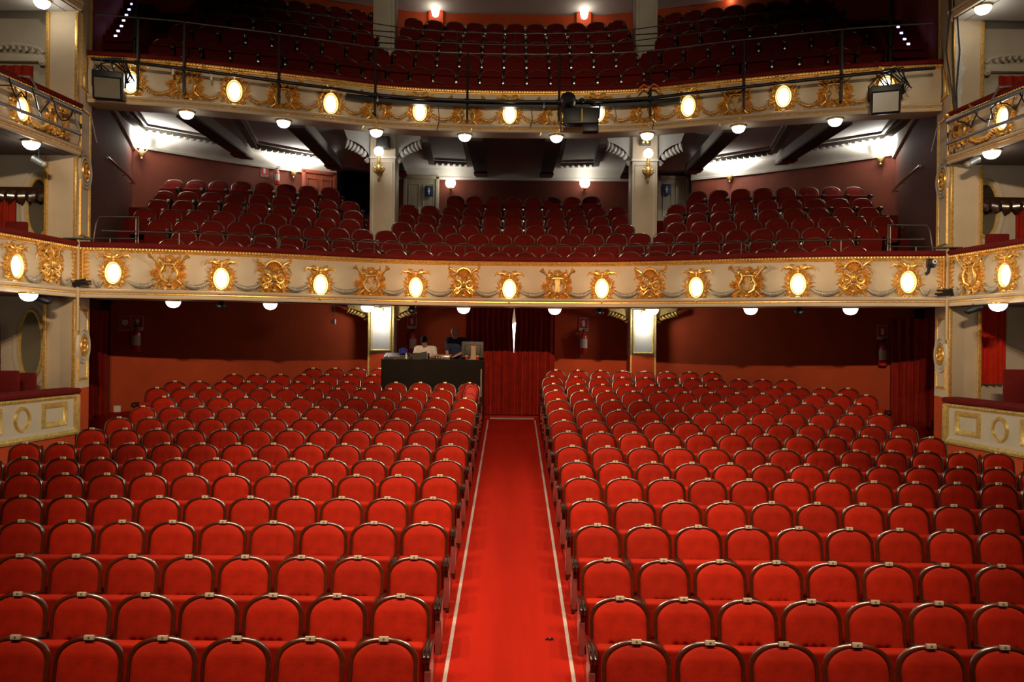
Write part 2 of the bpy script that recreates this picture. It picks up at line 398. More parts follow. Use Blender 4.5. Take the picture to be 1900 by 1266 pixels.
def seat_pad_geo(hw=.229, z0=.30, z1=.856, dents=True, y0=-.005, seed=0):
    """Bulging upholstered pad with three buttons and a pull of creases above them."""
    rnd = random.Random(seed); nx, nz = 30, 26; vs_, fs = [], []
    out = arch(hw, z0, z1, 40)
    def halfw(z):
        best = 0
        for (xa, za), (xb, zb) in zip(out[len(out) // 2:], out[len(out) // 2 + 1:]):
            if min(za, zb) - 1e-9 <= z <= max(za, zb) + 1e-9:
                t = 0 if abs(za - zb) < 1e-9 else (z - za) / (zb - za); best = max(best, xa + (xb - xa) * t)
        return max(best, .02)
    cre = [(rnd.uniform(-.11, .11), rnd.uniform(-.5, .5), rnd.uniform(.4, 1)) for _ in range(4)]
    for j in range(nz + 1):
        t = j / nz; z = z0 + (z1 - z0) * (1 - (1 - t) ** 1.35); hw_ = halfw(min(z, z1 - 1e-4)) if j < nz else halfw(z1 - .003) * .6
        for i in range(nx + 1):
            u = -1 + 2 * i / nx; x = u * hw_
            b = (1 - abs(u) ** 4) ** .5 * min(1, ((z1 - z) / .09)) ** .5 if z < z1 else 0
            y = y0 - .036 * b
            if dents:
                for bx in (-.075, 0, .075):
                    y += .036 * math.exp(-((x - bx) ** 2 + (z - (z0 + .19)) ** 2) / .0005) * b
                y += .007 * math.exp(-(z - (z0 + .19)) ** 2 / .0002) * b * (1 if abs(x) < .09 else 0)
                for cx, sl, am in cre:
                    zz = z - (z0 + .19)
                    if zz > -.02: y += .010 * am * math.exp(-(x - cx - sl * zz * .6) ** 2 / .00018) * math.exp(-max(zz, 0) / .11) * b
            vs_.append((x, y, z))
    for j in range(nz):
        for i in range(nx): fs.append((j * (nx + 1) + i, j * (nx + 1) + i + 1, (j + 1) * (nx + 1) + i + 1, (j + 1) * (nx + 1) + i))
    return Geo().add(vs_, fs, LEAN)
def seat_cushion_geo():
    """The seat, tipped up: a thick pad standing nearly upright in front of the back."""
    M = Matrix.Translation((0, -.115, .24)) @ Matrix.Rotation(R(9), 4, 'X')
    g = Geo().box(-.236, .236, -.075, .02, 0.0, .355, M, bev=.035, seg=4)
    return g
def armrest_geo(x):
    g = Geo()
    pts = [(x, .02, .545), (x, -.10, .572), (x, -.25, .580), (x, -.345, .572), (x, -.385, .545), (x, -.375, .508), (x, -.34, .495)]
    for ox in (-.0165, .0165): g.tube([(p[0] + ox, p[1], p[2]) for p in pts], [.017, .019, .019, .020, .021, .018, .013], 8, flat=.85)
    g.box(x - .026, x + .026, -.33, .03, .50, .555, bev=.008)
    return g
def standard_geo(x):
    """Dark carved console under the armrest, then the foot."""
    poly = [(-.30, .50), (-.315, .42), (-.27, .335), (-.22, .30), (-.14, .06), (-.15, 0), (.05, 0), (.02, .05), (.02, .50)]
    g = Geo()
    M = Matrix.Translation((x, 0, 0)) @ Matrix.Rotation(R(90), 4, 'Z')
    g.prism([(px_, z) for px_, z in poly][::-1], -.020, .020, M)
    return g
def end_panel_geo(x):
    return Geo().box(x - .024, x + .024, -.335, -.262, .10, .405, bev=.006)
SM = {}                                                               # shared meshes of the seat parts
def mesh_of(key, g, material, smooth=40):
    o = g.make(key, material, smooth=smooth); SM[key] = o.data; bpy.data.objects.remove(o); SM[key].name = key.rsplit('-', 1)[0]
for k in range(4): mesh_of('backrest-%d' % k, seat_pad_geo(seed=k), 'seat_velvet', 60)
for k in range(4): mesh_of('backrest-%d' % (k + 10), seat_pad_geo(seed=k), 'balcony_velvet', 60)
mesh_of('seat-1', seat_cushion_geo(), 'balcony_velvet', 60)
mesh_of('frame-0', seat_frame_geo(), 'seat_wood', 32)
mesh_of('seat-0', seat_cushion_geo(), 'seat_velvet', 60)
mesh_of('plate-0', Geo().box(-.037, .037, -.034, -.012, .862, .897, LEAN, bev=.004), 'number_plate')
for s_ in (-1, 1):
    mesh_of('armrest-%d' % s_, armrest_geo(s_ * PITCH / 2), 'dark_wood', 50)
    mesh_of('standard-%d' % s_, standard_geo(s_ * PITCH / 2), 'dark_wood')
    mesh_of('end_panel-%d' % s_, end_panel_geo(s_ * (PITCH / 2 + .004)), 'end_velvet')
def seat(name, loc, rz, parts, label, cat, group):
    o = bpy.data.objects.new(name, None); COL.objects.link(o); o.location = loc; o.rotation_euler = (0, 0, rz)
    o.empty_display_size = .2
    tag(o, label, cat, group)
    for nm, key in parts:
        c = bpy.data.objects.new(nm, SM[key]); COL.objects.link(c); c.parent = o
    return o
for ri, (d, z, nl, nr, sl, sr) in enumerate(ROWS):
    for sx, n, start, block in ((-1, nl, sl, 'left'), (1, nr, sr, 'right')):
        for k in range(n):
            x = start + PITCH * k
            if ri == 2 and k == n - 1: pass
            out = sx
            parts = [('frame', 'frame-0'), ('backrest', 'backrest-%d' % ((k * 3 + ri * 5 + (sx > 0)) % 4)), ('seat', 'seat-0'), ('number_plate', 'plate-0'),
                     ('armrest', 'armrest-%d' % out), ('leg', 'standard-%d' % out)]
            if k == 0: parts += [('armrest', 'armrest-%d' % -out), ('leg', 'standard-%d' % -out), ('end_panel', 'end_panel-%d' % -out)]
            first = 'desk end' if (ri >= 14 and sx < 0) else 'aisle'
            seat('theatre_seat', (sx * x, d, z - .0055 * (x - .9)), 0.0, parts,
                 'red stalls seat, %s from the %s, %s block, %s row from the stage' % (nth(k + 1), first, block, nth(ri + 1)),
                 'seat', 'red velvet stalls seats')

# ---- walls under the balcony
WB = [(-9.32, 18.1), (-8.6, 18.38), (-7.8, 18.62), (-6.4, 19.1), (-5.2, 19.6), (-4.05, 20.0), (-2.5, 20.3), (-1.02, 20.4)]
WSIDE = [(-7.98, 14.62), (-8.8, 16.1), (-9.5, 17.5), (-9.52, 18.05), (-9.30, 18.1)]
def wall_strip(name, path, z0, z1, material):
    g = Geo().sweep(path, [(0, z0), (0, z1)]); g.f = [f[::-1] for f in g.f]
    return struct(g.make(name, material, smooth=30))
def smoothpath(p, n=6):
    out = []
    for i in range(len(p) - 1):
        p0, p1, p2, p3 = p[max(i - 1, 0)], p[i], p[i + 1], p[min(i + 2, len(p) - 1)]
        for k in range(n):
            t = k / n
            out.append(tuple(.5 * (2 * p1[a] + (p2[a] - p0[a]) * t + (2 * p0[a] - 5 * p1[a] + 4 * p2[a] - p3[a]) * t * t + (3 * p1[a] - p0[a] - 3 * p2[a] + p3[a]) * t**3) for a in (0, 1)))
    return out + [p[-1]]
WBs = smoothpath(WB)
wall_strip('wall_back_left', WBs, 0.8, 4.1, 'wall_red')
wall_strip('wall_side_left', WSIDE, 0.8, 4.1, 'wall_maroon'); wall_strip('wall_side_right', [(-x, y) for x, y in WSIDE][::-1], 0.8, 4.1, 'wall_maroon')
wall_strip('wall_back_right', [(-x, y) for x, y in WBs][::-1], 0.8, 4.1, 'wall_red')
g = Geo().box(-1.5, 1.5, 22.0, 22.05, 1.0, 4.1); struct(g.make('wall_foyer', 'cream', smooth=0))
g = Geo().box(-1.02, -.98, 20.4, 22.0, 1.0, 4.1).box(.98, 1.02, 20.4, 22.0, 1.0, 4.1); struct(g.make('wall_passage', 'wall_red', smooth=0))
g = Geo().box(-1.5, 1.5, 20.0, 22.05, .95, 1.25); struct(g.make('floor_foyer', 'platform_carpet', smooth=0))
# ceiling under the balcony, with the narrow flat soffit along its front
def sheet(name, prof, gfun, xs, material, flip=False, smooth=30):
    g = Geo(); m = len(prof); vs_ = [(x, d - gfun(x), z) for x in xs for d, z in prof]; fs = []
    for i in range(len(xs) - 1):
        for j in range(m - 1):
            q = (i * m + j, (i + 1) * m + j, (i + 1) * m + j + 1, i * m + j + 1); fs.append(q[::-1] if flip else q)
    return g.add(vs_, fs).make(name, material, smooth=smooth)
struct(sheet('ceiling_stalls_soffit', [(15.72, 3.80), (16.5, 3.80), (16.5, 3.98)], g_low, lin(-7.75, 7.75, 61), 'cream_grey', True))
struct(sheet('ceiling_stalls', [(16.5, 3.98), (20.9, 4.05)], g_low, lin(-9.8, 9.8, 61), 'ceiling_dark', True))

def curtain(name, path, z0, z1, label, folds=14, amp=.05, material='curtain_red', group=None, hem=.0, taper=None):
    """Hanging cloth: pleats run down it, deeper at the hem. taper(t, s) shifts a point sideways along the path."""
    n = folds * 8; nz = 14; g = Geo(); P = [Vector(p) for p in path]; L = [0]
    for a, b in zip(P, P[1:]): L.append(L[-1] + (b - a).length)
    def pos(s):
        s *= L[-1]
        for i in range(len(P) - 1):
            if s <= L[i + 1] + 1e-9:
                t = (s - L[i]) / max(L[i + 1] - L[i], 1e-9); q = P[i].lerp(P[i + 1], t); tt = (P[i + 1] - P[i]).normalized(); return q, tt
        return P[-1], (P[-1] - P[-2]).normalized()
    rnd = random.Random(len(name) + int(z0 * 100) + folds); ph = [rnd.uniform(-.5, .5) for _ in range(folds + 2)]
    vs_, fs = [], []
    for j in range(nz + 1):
        t = j / nz
        for i in range(n + 1):
            s = i / n; s2 = taper(t, s) if taper else s
            q, tt = pos(min(max(s2, 0), 1)); nn = Vector((tt.y, -tt.x)); k = int(s * folds)
            a = amp * (.55 + .6 * (1 - t)) * (sin(2 * pi * s * folds + ph[k] * t) + .35 * sin(2 * pi * s * folds * 1.7 + 1.3))
            vs_.append((q.x + nn.x * a, q.y + nn.y * a, z0 + (z1 - z0) * t))
    for j in range(nz):
        for i in range(n): fs.append((j * (n + 1) + i, j * (n + 1) + i + 1, (j + 1) * (n + 1) + i + 1, (j + 1) * (n + 1) + i))
    o = g.add(vs_, fs).make(name, material, smooth=80); tag(o, label, 'curtain', group); return o
# the two halves over the centre doorway part a little near the top
gap = lambda t: .040 * max(0, min(1, (t - .58) / .27, (.97 - t) / .06)) ** 1.2
curtain('curtain', [(-1.16, 19.62), (.05, 19.60)], aisle_z(19.6) + .04, 3.95, 'dark red velvet curtain, half of the doorway pair nearer the sound desk', 9, .045, taper=lambda t, s: s * (1 - gap(t)))
curtain('curtain', [(.05, 19.62), (1.07, 19.60)], aisle_z(19.6) + .04, 3.95, 'dark red velvet curtain, half of the centre doorway pair away from the sound desk', 8, .045, taper=lambda t, s: 1 - (1 - s) * (1 - gap(t)))
curtain('curtain', [(-9.46, 17.35), (-9.30, 18.02)], 1.0, 3.7, 'dark red curtain in the side doorway beside the rosette pillar, left of the stalls', 5, .035)
curtain('curtain', [(8.78, 18.08), (9.2, 17.75), (9.38, 17.0)], .95, 3.7, 'wide dark red curtain in the side doorway right of the stalls', 8, .05)
t = thing('wall_lamp', 'bright lamp seen through the gap in the centre doorway curtain', 'lamp', (.105, 21.75, 3.35))
Geo().box(-.05, .05, .05, .25, -.2, .2, bev=.02).make('backplate', 'brass', t)
Geo().lathe([(.03, -.8), (.10, -.75), (.13, -.1), (.10, .22), (.02, .26)], 14).make('lamp_shade', 'lamp_glass_cool', t)
lamp(t, (0, -.3, 0), 30)
# ------------------------------------------------------------------ balcony fronts, their gilding and lamps
def leaves_ring(g, rx, rz, n, L, W, rnd, a0=0, a1=2 * pi, lean=.5, h=.03):
    for i in range(n):
        a = a0 + (a1 - a0) * (i + .5) / n
        g.leaf(rx * cos(a), rz * sin(a), a + rnd.uniform(-lean, lean), L * rnd.uniform(.7, 1.2), W * rnd.uniform(.8, 1.2), rnd.uniform(-1.2, 1.2), h)
def crest_geo(seed=0):
    """Gilded foliage round an oval lamp with a ribbon bow above; z = 0 is the lamp's centre."""
    r = random.Random(seed); g = Geo()
    leaves_ring(g, .165, .235, 22, .085, .045, r, R(-75), R(255))
    leaves_ring(g, .150, .215, 18, .06, .04, r, R(-75), R(255), lean=1.2, h=.045)
    for k in range(46):
        a = r.uniform(R(-62), R(242)); q = r.uniform(1.0, 1.32)
        g.leaf(.158 * q * cos(a), .225 * q * sin(a), a + r.uniform(-1.5, 1.5), r.uniform(.05, .10), r.uniform(.028, .045), r.uniform(-1.5, 1.5), r.uniform(.03, .055))
    for s in (-1, 1):
        g.leaf(s * .17, -.05, pi / 2 - s * 1.3, .13, .05, s * -.6, .035); g.leaf(s * .18, .06, pi / 2 - s * .9, .11, .05, s * .7, .035)
        for k in range(4): g.scroll(s * (.155 + .01 * k), -.16 + .09 * k, .030, 1.2, r.uniform(0, 6), s, .009)
        loop = [(s * .02, -.02, .28), (s * .07, -.05, .345), (s * .13, -.055, .36), (s * .15, -.04, .325), (s * .09, -.05, .29), (s * .02, -.02, .285)]
        g.tube(loop, [.012, .022, .026, .024, .020, .012], 6)
        tail = [(s * .05, -.02, .30), (s * .13, -.03, .335), (s * .20, -.03, .315), (s * .25, -.02, .33), (s * .285, -.02, .285), (s * .30, -.015, .25)]
        g.tube(tail, [.014, .018, .020, .017, .014, .006], 6)
        for k in range(4): g.leaf(s * (.06 + .05 * k), .30 + .02 * sin(k * 2), pi / 2 - s * (.4 + .25 * k), .085, .04, s * .6, .03)
        g.ball((s * .075, -.02, -.265), .022, 6); g.leaf(s * .03, -.25, -pi / 2 + s * 1.0, .11, .05, s * .9, .035)
    g.ball((0, -.04, .30), .04, 7); g.ball((0, -.03, -.275), .028, 6); g.ball((0, -.035, .245), .03, 6)
    return g
def trophy_geo(kind, seed=0):
    """Gilded relief between the lamps: 0 a lyre between trumpets, 1 a scrolled cartouche round a small mask; about 0.7 m across."""
    r = random.Random(seed + 50 * kind); g = Geo()
    for k in range(95):
        a = r.uniform(0, 2 * pi); q = sqrt(r.uniform(.02, 1)); x, z = .25 * q * cos(a), .27 * q * sin(a) - .01
        g.leaf(x, z, a + r.uniform(-1.1, 1.1), r.uniform(.06, .125), r.uniform(.030, .055), r.uniform(-1.4, 1.4), r.uniform(.03, .06))
    if kind == 0:
        for s in (-1, 1):
            arm = [(s * .02, -.03, -.20), (s * .12, -.05, -.14), (s * .15, -.06, -.02), (s * .09, -.06, .09), (s * .12, -.05, .17)]
            g.tube(arm, [.02, .03, .03, .024, .014], 7); g.scroll(s * .145, .18, .035, 1.3, pi / 2, -s, .011, -.045)
            g.tube([(s * .05, -.02, -.02), (s * .16, -.05, .12), (s * .27, -.06, .25)], [.010, .013, .016], 7)
            g.lathe([(.016, 0), (.025, .04), (.055, .08), (.060, .085), (.03, .075)], 12, Matrix.Translation((s * .27, -.06, .25)) @ Matrix.Rotation(s * R(42), 4, 'Y'))
            for k in range(9):
                a = pi / 2 - s * (.35 + .24 * k)
                g.leaf(s * (.10 + .012 * k) , .10 - .045 * k, a, r.uniform(.13, .20), .055, s * r.uniform(-.9, .9), .035)
            for k in range(5): g.leaf(s * (.16 + .02 * k), .20 - .08 * k, pi / 2 - s * r.uniform(.2, 1.6), r.uniform(.09, .15), .045, r.uniform(-1, 1), .05)
            for k in range(4): g.leaf(s * .05, -.20, -pi / 2 + s * (.3 + .42 * k), .15, .05, s * r.uniform(.2, 1.0), .035)
            g.scroll(s * .07, -.31, .045, 1.2, pi, s, .013); g.tube([(s * .10, -.03, -.12), (s * .21, -.03, -.22), (s * .26, -.02, -.20)], [.016, .018, .008], 6)
        for k in range(5): g.tube([(-.04 + .02 * k, -.05, -.15), (-.04 + .02 * k, -.05, .12)], .004, 5)
        g.tube([(-.12, -.06, .12), (0, -.065, .135), (.12, -.06, .12)], .014, 6)
        g.ball((0, -.06, .20), (.045, .035, .05), 7)
        for k in range(9): g.leaf(0, .22, pi / 2 + (k - 4) * .30, .10, .045, 0, .03)
        g.ball((0, -.03, -.25), (.05, .03, .035), 6)
    else:
        for k in range(11): g.leaf(0, .13, pi / 2 + (k - 5) * .22, .165, .05, 0, .045, -.02)        # shell
        g.tube([(.17 * cos(a), -.035, .12 + .20 * sin(a)) for a in lin(R(15), R(165), 14)], [.012] + [.024] * 12 + [.012], 7)
        g.ball((0, -.055, .01), (.062, .06, .085), 9); g.ball((0, -.115, .0), (.012, .014, .022), 5)            # mask with its nose
        for s in (-1, 1):
            g.ball((s * .024, -.10, .025), .010, 5)
            g.scroll(s * .13, -.03, .10, 1.25, pi / 2 if s > 0 else pi / 2, s, .026, -.03); g.scroll(s * .15, -.17, .075, 1.2, 0 if s < 0 else pi, -s, .020, -.025)
            g.tube([(s * .05, -.03, -.12), (s * .13, -.05, -.20), (s * .21, -.04, -.17), (s * .25, -.02, -.10)], [.016, .028, .024, .008], 7)
            for k in range(8): g.leaf(s * .17, .12 - .05 * k, pi / 2 - s * (.5 + .26 * k), r.uniform(.10, .17), .055, s * r.uniform(-1, .8), .035)
            br = [(s * .13, -.02, .20), (s * .21, -.04, .27), (s * .28, -.04, .31)]
            g.tube(br, [.014, .016, .012], 6)
            for k in range(7): g.leaf(s * (.17 + .018 * k), .22 + .014 * k, pi / 2 - s * r.uniform(-.6, 2.2), r.uniform(.07, .12), .045, r.uniform(-.8, .8), .04)
            for k in range(3): g.leaf(s * .04, -.20, -pi / 2 + s * (.2 + .5 * k), .13, .05, s * .5, .035)
            g.leaf(s * .24, .22, -pi / 2 + s * .9, .20, .035, s * -.9, .025)
        g.ball((0, -.04, -.24), (.04, .03, .04), 6); g.ball((0, -.03, .335), (.03, .02, .03), 6)
    return g
def swag_geo(wd, drop, fat, leafy):
    g = Geo(); n = 15; pts, rr = [], []
    for i in range(n):
        t = i / (n - 1); x = wd * (t - .5); z = -drop * (1 - (2 * t - 1) ** 2)
        pts.append((x, -.018, z)); rr.append(fat * (.28 + .72 * sin(pi * t) ** .8))
    g.tube(pts, rr, 8)
    r = random.Random(3)
    for i in range(n - 1):
        p, q = Vector(pts[i]), Vector(pts[i + 1]); m = (p + q) / 2; a = atan2(q.z - p.z, q.x - p.x)
        if leafy:
            for s in (-1, 1): g.leaf(m.x, m.z, a + s * 1.0, fat * 3.2, fat * 1.6, s * .5, .035, -.01)
            g.ball((m.x, -.03, m.z), fat * .7, 5)
        else:
            k = rr[i]; g.tube([(m.x - sin(a) * k * u, -.018 - k * 1.02 * sqrt(max(0, 1 - u * u)), m.z + cos(a) * k * u) for u in (-.95, -.5, 0, .5, .95)], .006, 5)
    return g
def corner_leaf_geo():
    g = Geo()
    for k in range(7):
        z = -.24 + .075 * k
        for s in (-1, 1): g.leaf(0, z, pi / 2 - s * .75, .17 - .010 * k, .07, s * -.6, .04)
    g.leaf(0, .24, pi / 2, .12, .06, 0, .03); g.tube([(0, -.02, -.30), (0, -.03, .28)], .018, 6)
    for s in (-1, 1): g.scroll(s * .06, -.27, .055, 1.2, pi / 2, -s, .013)
    return g
def meshdata(name, g, material, smooth=50):
    o = g.make(name, material, smooth=smooth); me = o.data; bpy.data.objects.remove(o); return me
CREST = [meshdata('foliage_crest', crest_geo(k), 'gold') for k in range(2)]
TROPHY = [meshdata('gilded_relief', trophy_geo(k, 1), 'gold') for k in range(2)]
TROPHY.append(meshdata('gilded_relief', trophy_geo(0, 9), 'gold'))
SWAG_GREY = meshdata('garland', swag_geo(.42, .10, .045, False), 'silver_grey')
SWAG_GOLD = meshdata('garland', swag_geo(.52, .12, .017, True), 'gold')
CORNER = meshdata('corner_leaf', corner_leaf_geo(), 'gold')
OVAL_FRAME = meshdata('oval_frame', Geo().ring(.105, .170, [(-.005, -.012), (.0, -.03), (.012, -.026), (.02, -.045), (.035, -.052), (.05, -.030), (.052, 0)], 40), 'gold_pale')
def oval_glass_geo():
    g = Geo(); vs_ = [(0, -.055, 0)]; fs = []
    for k in range(1, 5):
        q = k / 4
        for i in range(32): vs_.append((.104 * q * cos(2 * pi * i / 32), -.055 + .043 * q ** 2, .168 * q * sin(2 * pi * i / 32)))
    for i in range(32): fs.append((0, 1 + i, 1 + (i + 1) % 32))
    for k in range(3):
        for i in range(32): a = 1 + 32 * k; fs.append((a + i, a + 32 + i, a + 32 + (i + 1) % 32, a + (i + 1) % 32))
    return g.add(vs_, [f[::-1] for f in fs])
OVAL_GLASS = meshdata('lamp_glass', oval_glass_geo(), 'oval_glass')
def oval_lamp(loc, rz, label, group, sc=1.0, watts=2.2, seed=0):
    t = thing('oval_wall_lamp', label, 'wall lamp', loc, rz, group); t.scale = (sc, sc, sc)
    link('frame', OVAL_FRAME, t); link('lamp_glass', OVAL_GLASS, t); link('foliage_crest', CREST[seed % 2], t)
    lamp(t, (0, -.16, 0), watts, (1.0, .86, .62), .06)
    return t
def dome_geo():
    g = Geo(); g.lathe([(.130, 0), (.128, -.012), (.118, -.045), (.095, -.080), (.060, -.104), (.025, -.114), (.004, -.116)], 24)
    for k in range(12):
        q = 2 * pi * k / 12
        g.tube([(r_ * cos(q), r_ * sin(q), z) for r_, z in ((.130, -.003), (.119, -.046), (.096, -.081), (.061, -.105), (.012, -.117))], .005, 5)
    return g
DOME = meshdata('dome_glass', dome_geo(), 'lamp_glass'); DOME_RIM = meshdata('rim', Geo().lathe([(.02, .028), (.14, .026), (.146, .012), (.140, -.004), (.125, -.004)], 24), 'brass')
def dome_lamp(loc, label, group, watts=4.0):
    t = thing('dome_ceiling_lamp', label, 'ceiling lamp', (loc[0], loc[1], loc[2] - .03), 0, group)
    link('rim', DOME_RIM, t); link('dome_glass', DOME, t)
    lamp(t, (0, 0, -.20), watts, (1.0, .90, .74), .07)
    return t

def front(name, path, zb, label, cat='balcony front', H=.93, mold=True):
    """One balcony parapet: plaster panel, gilt mouldings with bead row, velvet arm rail. zb: underside."""
    t = thing(name, label, cat)
    k = H / .93
    Z = lambda z: zb + z * k
    Geo().sweep(path, [(.0, Z(.0)), (.045, Z(.005)), (.055, Z(.03)), (.05, Z(.065)), (.055, Z(.072))]).make('lower_band', 'cream', t, smooth=30)
    Geo().sweep(path, [(.055, Z(.072)), (.068, Z(.078)), (.066, Z(.094)), (.05, Z(.098))]).make('lower_gilt_line', 'gold', t, smooth=30)
    Geo().sweep(path, [(.05, Z(.098)), (.075, Z(.115)), (.085, Z(.145)), (.070, Z(.165)), (.045, Z(.172)), (.02, Z(.176)), (-.015, Z(.20)), (.005, Z(.27)), (.022, Z(.36)), (.028, Z(.48)), (.020, Z(.62)), (.0, Z(.76)), (.0, Z(.825))]).make('plaster_panel', 'cream', t, smooth=35)
    g = Geo().sweep(path, [(.0, Z(.82)), (.025, Z(.825)), (.03, Z(.842)), (.022, Z(.850)), (.055, Z(.858)), (.062, Z(.885)), (.050, Z(.905)), (.02, Z(.91))])
    # bead row along the moulding
    acc = 0
    for a, b in zip(path, path[1:]):
        A, B = Vector(a), Vector(b); L = (B - A).length; tt = (B - A) / L; s = .055 - acc
        while s < L:
            p = A + tt * s; g.ball((p.x + tt.y * .062, p.y - tt.x * .062, Z(.882)), (.018, .018, .020), 3); s += .055
        acc = L - (s - .055)
    g.make('upper_gilt_moulding', 'gold', t, smooth=40)
    Geo().sweep(path, [(-.30, Z(.905)), (.045, Z(.908)), (.085, Z(.93)), (.092, Z(.962)), (.075, Z(.992)), (.02, Z(1.005)), (-.24, Z(1.005)), (-.29, Z(.985))], True).make('velvet_rail', 'rail_velvet', t, smooth=50)
    Geo().sweep(path, [(-.26, Z(.0)), (-.26, Z(.92))]).make('inner_face', 'wall_maroon', t, smooth=30)
    return t
def decorate(t, path, zc, ovals, trophies, lamp_group, lamp_label, swag, swag_dz, corners=(), sc=1.0, kinds=None, watts=2.2):
    marks = []
    for i, (px, py) in enumerate(ovals):
        p, rz, n = on_path(path, px, zc); p.z = ypx(py, px, p.y); p += n * .03; marks.append((px, p.z, True))
        oval_lamp(p, rz, lamp_label(i), lamp_group, sc, watts, i)
    for i, (px, py) in enumerate(trophies):
        p, rz, n = on_path(path, px, zc); p.z = ypx(py, px, p.y); p += n * .028; marks.append((px, p.z, False))
        o = link('gilded_relief', TROPHY[(kinds[i] if kinds else i) % 3], t, p, rz); o.scale = (sc, sc, sc)
    for px, py in corners:
        p, rz, n = on_path(path, px, zc); p.z = ypx(py, px, p.y); p += n * .02
        o = link('corner_leaf', CORNER, t, p, rz); o.scale = (sc, sc, sc); marks.append((px, p.z, None))
    marks.sort()
    for (xa, za, ka), (xb, zb, kb) in zip(marks, marks[1:]):
        if xb - xa < 40: continue
        p, rz, n = on_path(path, (xa + xb) / 2, zc); p.z = zc + swag_dz; p += n * .028
        pa, pb = on_path(path, xa, zc)[0], on_path(path, xb, zc)[0]; wd = (pb - pa).length - (.44 * sc)
        o = link('garland', swag, t, p, rz); o.scale = (max(.4, wd / (.42 if swag is SWAG_GREY else .52)), 1, 1)
    return t

# lower balcony
lowf = front('balcony_parapet', LOW, 3.79, 'cream lower balcony front with gilded reliefs and a dark red velvet rail')
OV_L = [(212, 507), (411, 518), (594, 529), (771, 534), (945, 537), (1117, 536), (1293, 534), (1481, 528), (1682, 524)]
TR_L = [(315, 504), (508, 516), (687, 524), (861, 527), (1034, 529), (1207, 529), (1387, 525), (1583, 517)]
names9 = ['end by the wall sign', None]
decorate(lowf, LOW, 4.25, OV_L, TR_L, 'oval lamps on the lower balcony front', lambda i: 'glowing oval lamp in gilded foliage, %s from the left along the lower balcony front' % nth(i + 1),
         SWAG_GREY, -.13, [(154, 492), (1750, 505)], .98, [0, 1, 0, 1, 0, 1, 0, 1])
# upper balcony
upf = front('balcony_parapet', UPP, 7.41, 'cream upper balcony front with gilded reliefs, behind the black lighting pipe', H=.89)
OV_U = [(245, 155), (436, 171), (613, 194), (779, 208), (945, 213), (1110, 210), (1278, 199), (1454, 181), (1643, 164)]
TR_U = [(345, 155), (525, 180), (700, 204), (866, 212), (1030, 214), (1197, 208), (1365, 191), (1547, 172)]
decorate(upf, UPP, 7.85, OV_U, TR_U, 'oval lamps on the upper balcony front', lambda i: 'glowing oval lamp in gilded foliage, %s from the left along the upper balcony front' % nth(i + 1),
         SWAG_GOLD, -.09, [], 1.04, [0, 2, 0, 2, 0, 2, 0, 2])
for s in (-1, 1):                                                     # gilded consoles that close the upper front's two ends
    g = Geo(); x, y = s * 7.92, 14.40
    g.tube([(x, y - .06, 7.50), (x, y - .14, 7.70), (x, y - .16, 7.95), (x, y - .08, 8.15), (x, y - .03, 8.28)], [.05, .09, .10, .07, .05], 10)
    for k in range(5): g.leaf(0, -.3 + .12 * k, pi / 2, .2, .12, 0, .05, 0, Matrix.Translation((x, y - .18, 7.9)))
    g.make('console', 'gold', upf)
# the soffit of the upper balcony with its dome lamps, and those under the lower one
struct(sheet('ceiling_balcony_soffit', [(16.18, 7.41), (16.62, 7.41), (16.62, 7.60)], g_up, lin(-7.9, 7.9, 61), 'cream_grey', True))
for i, (px, d) in enumerate([(322, 0), (502, 0), (682, 0), (860, 0), (1030, 0), (1210, 0), (1393, 0), (1578, 0)]):
    p, rz, n = on_path([(x, y + .33) for x, y in LOW], px, 3.75)
    dome_lamp((p.x, p.y, 3.80), 'lit glass dome lamp, %s from the left under the lower balcony edge' % nth(i + 1), 'dome lamps under the lower balcony', .5)
for i, (px, d) in enumerate([(347, 0), (526, 0), (698, 0), (862, 0), (1032, 0), (1201, 0), (1371, 0), (1550, 0)]):
    p, rz, n = on_path([(x, y + .16) for x, y in UPP], px, 7.35)
    dome_lamp((p.x, p.y, 7.41), 'lit glass dome lamp, %s from the left under the upper balcony edge' % nth(i + 1), 'dome lamps under the upper balcony', 1.2)
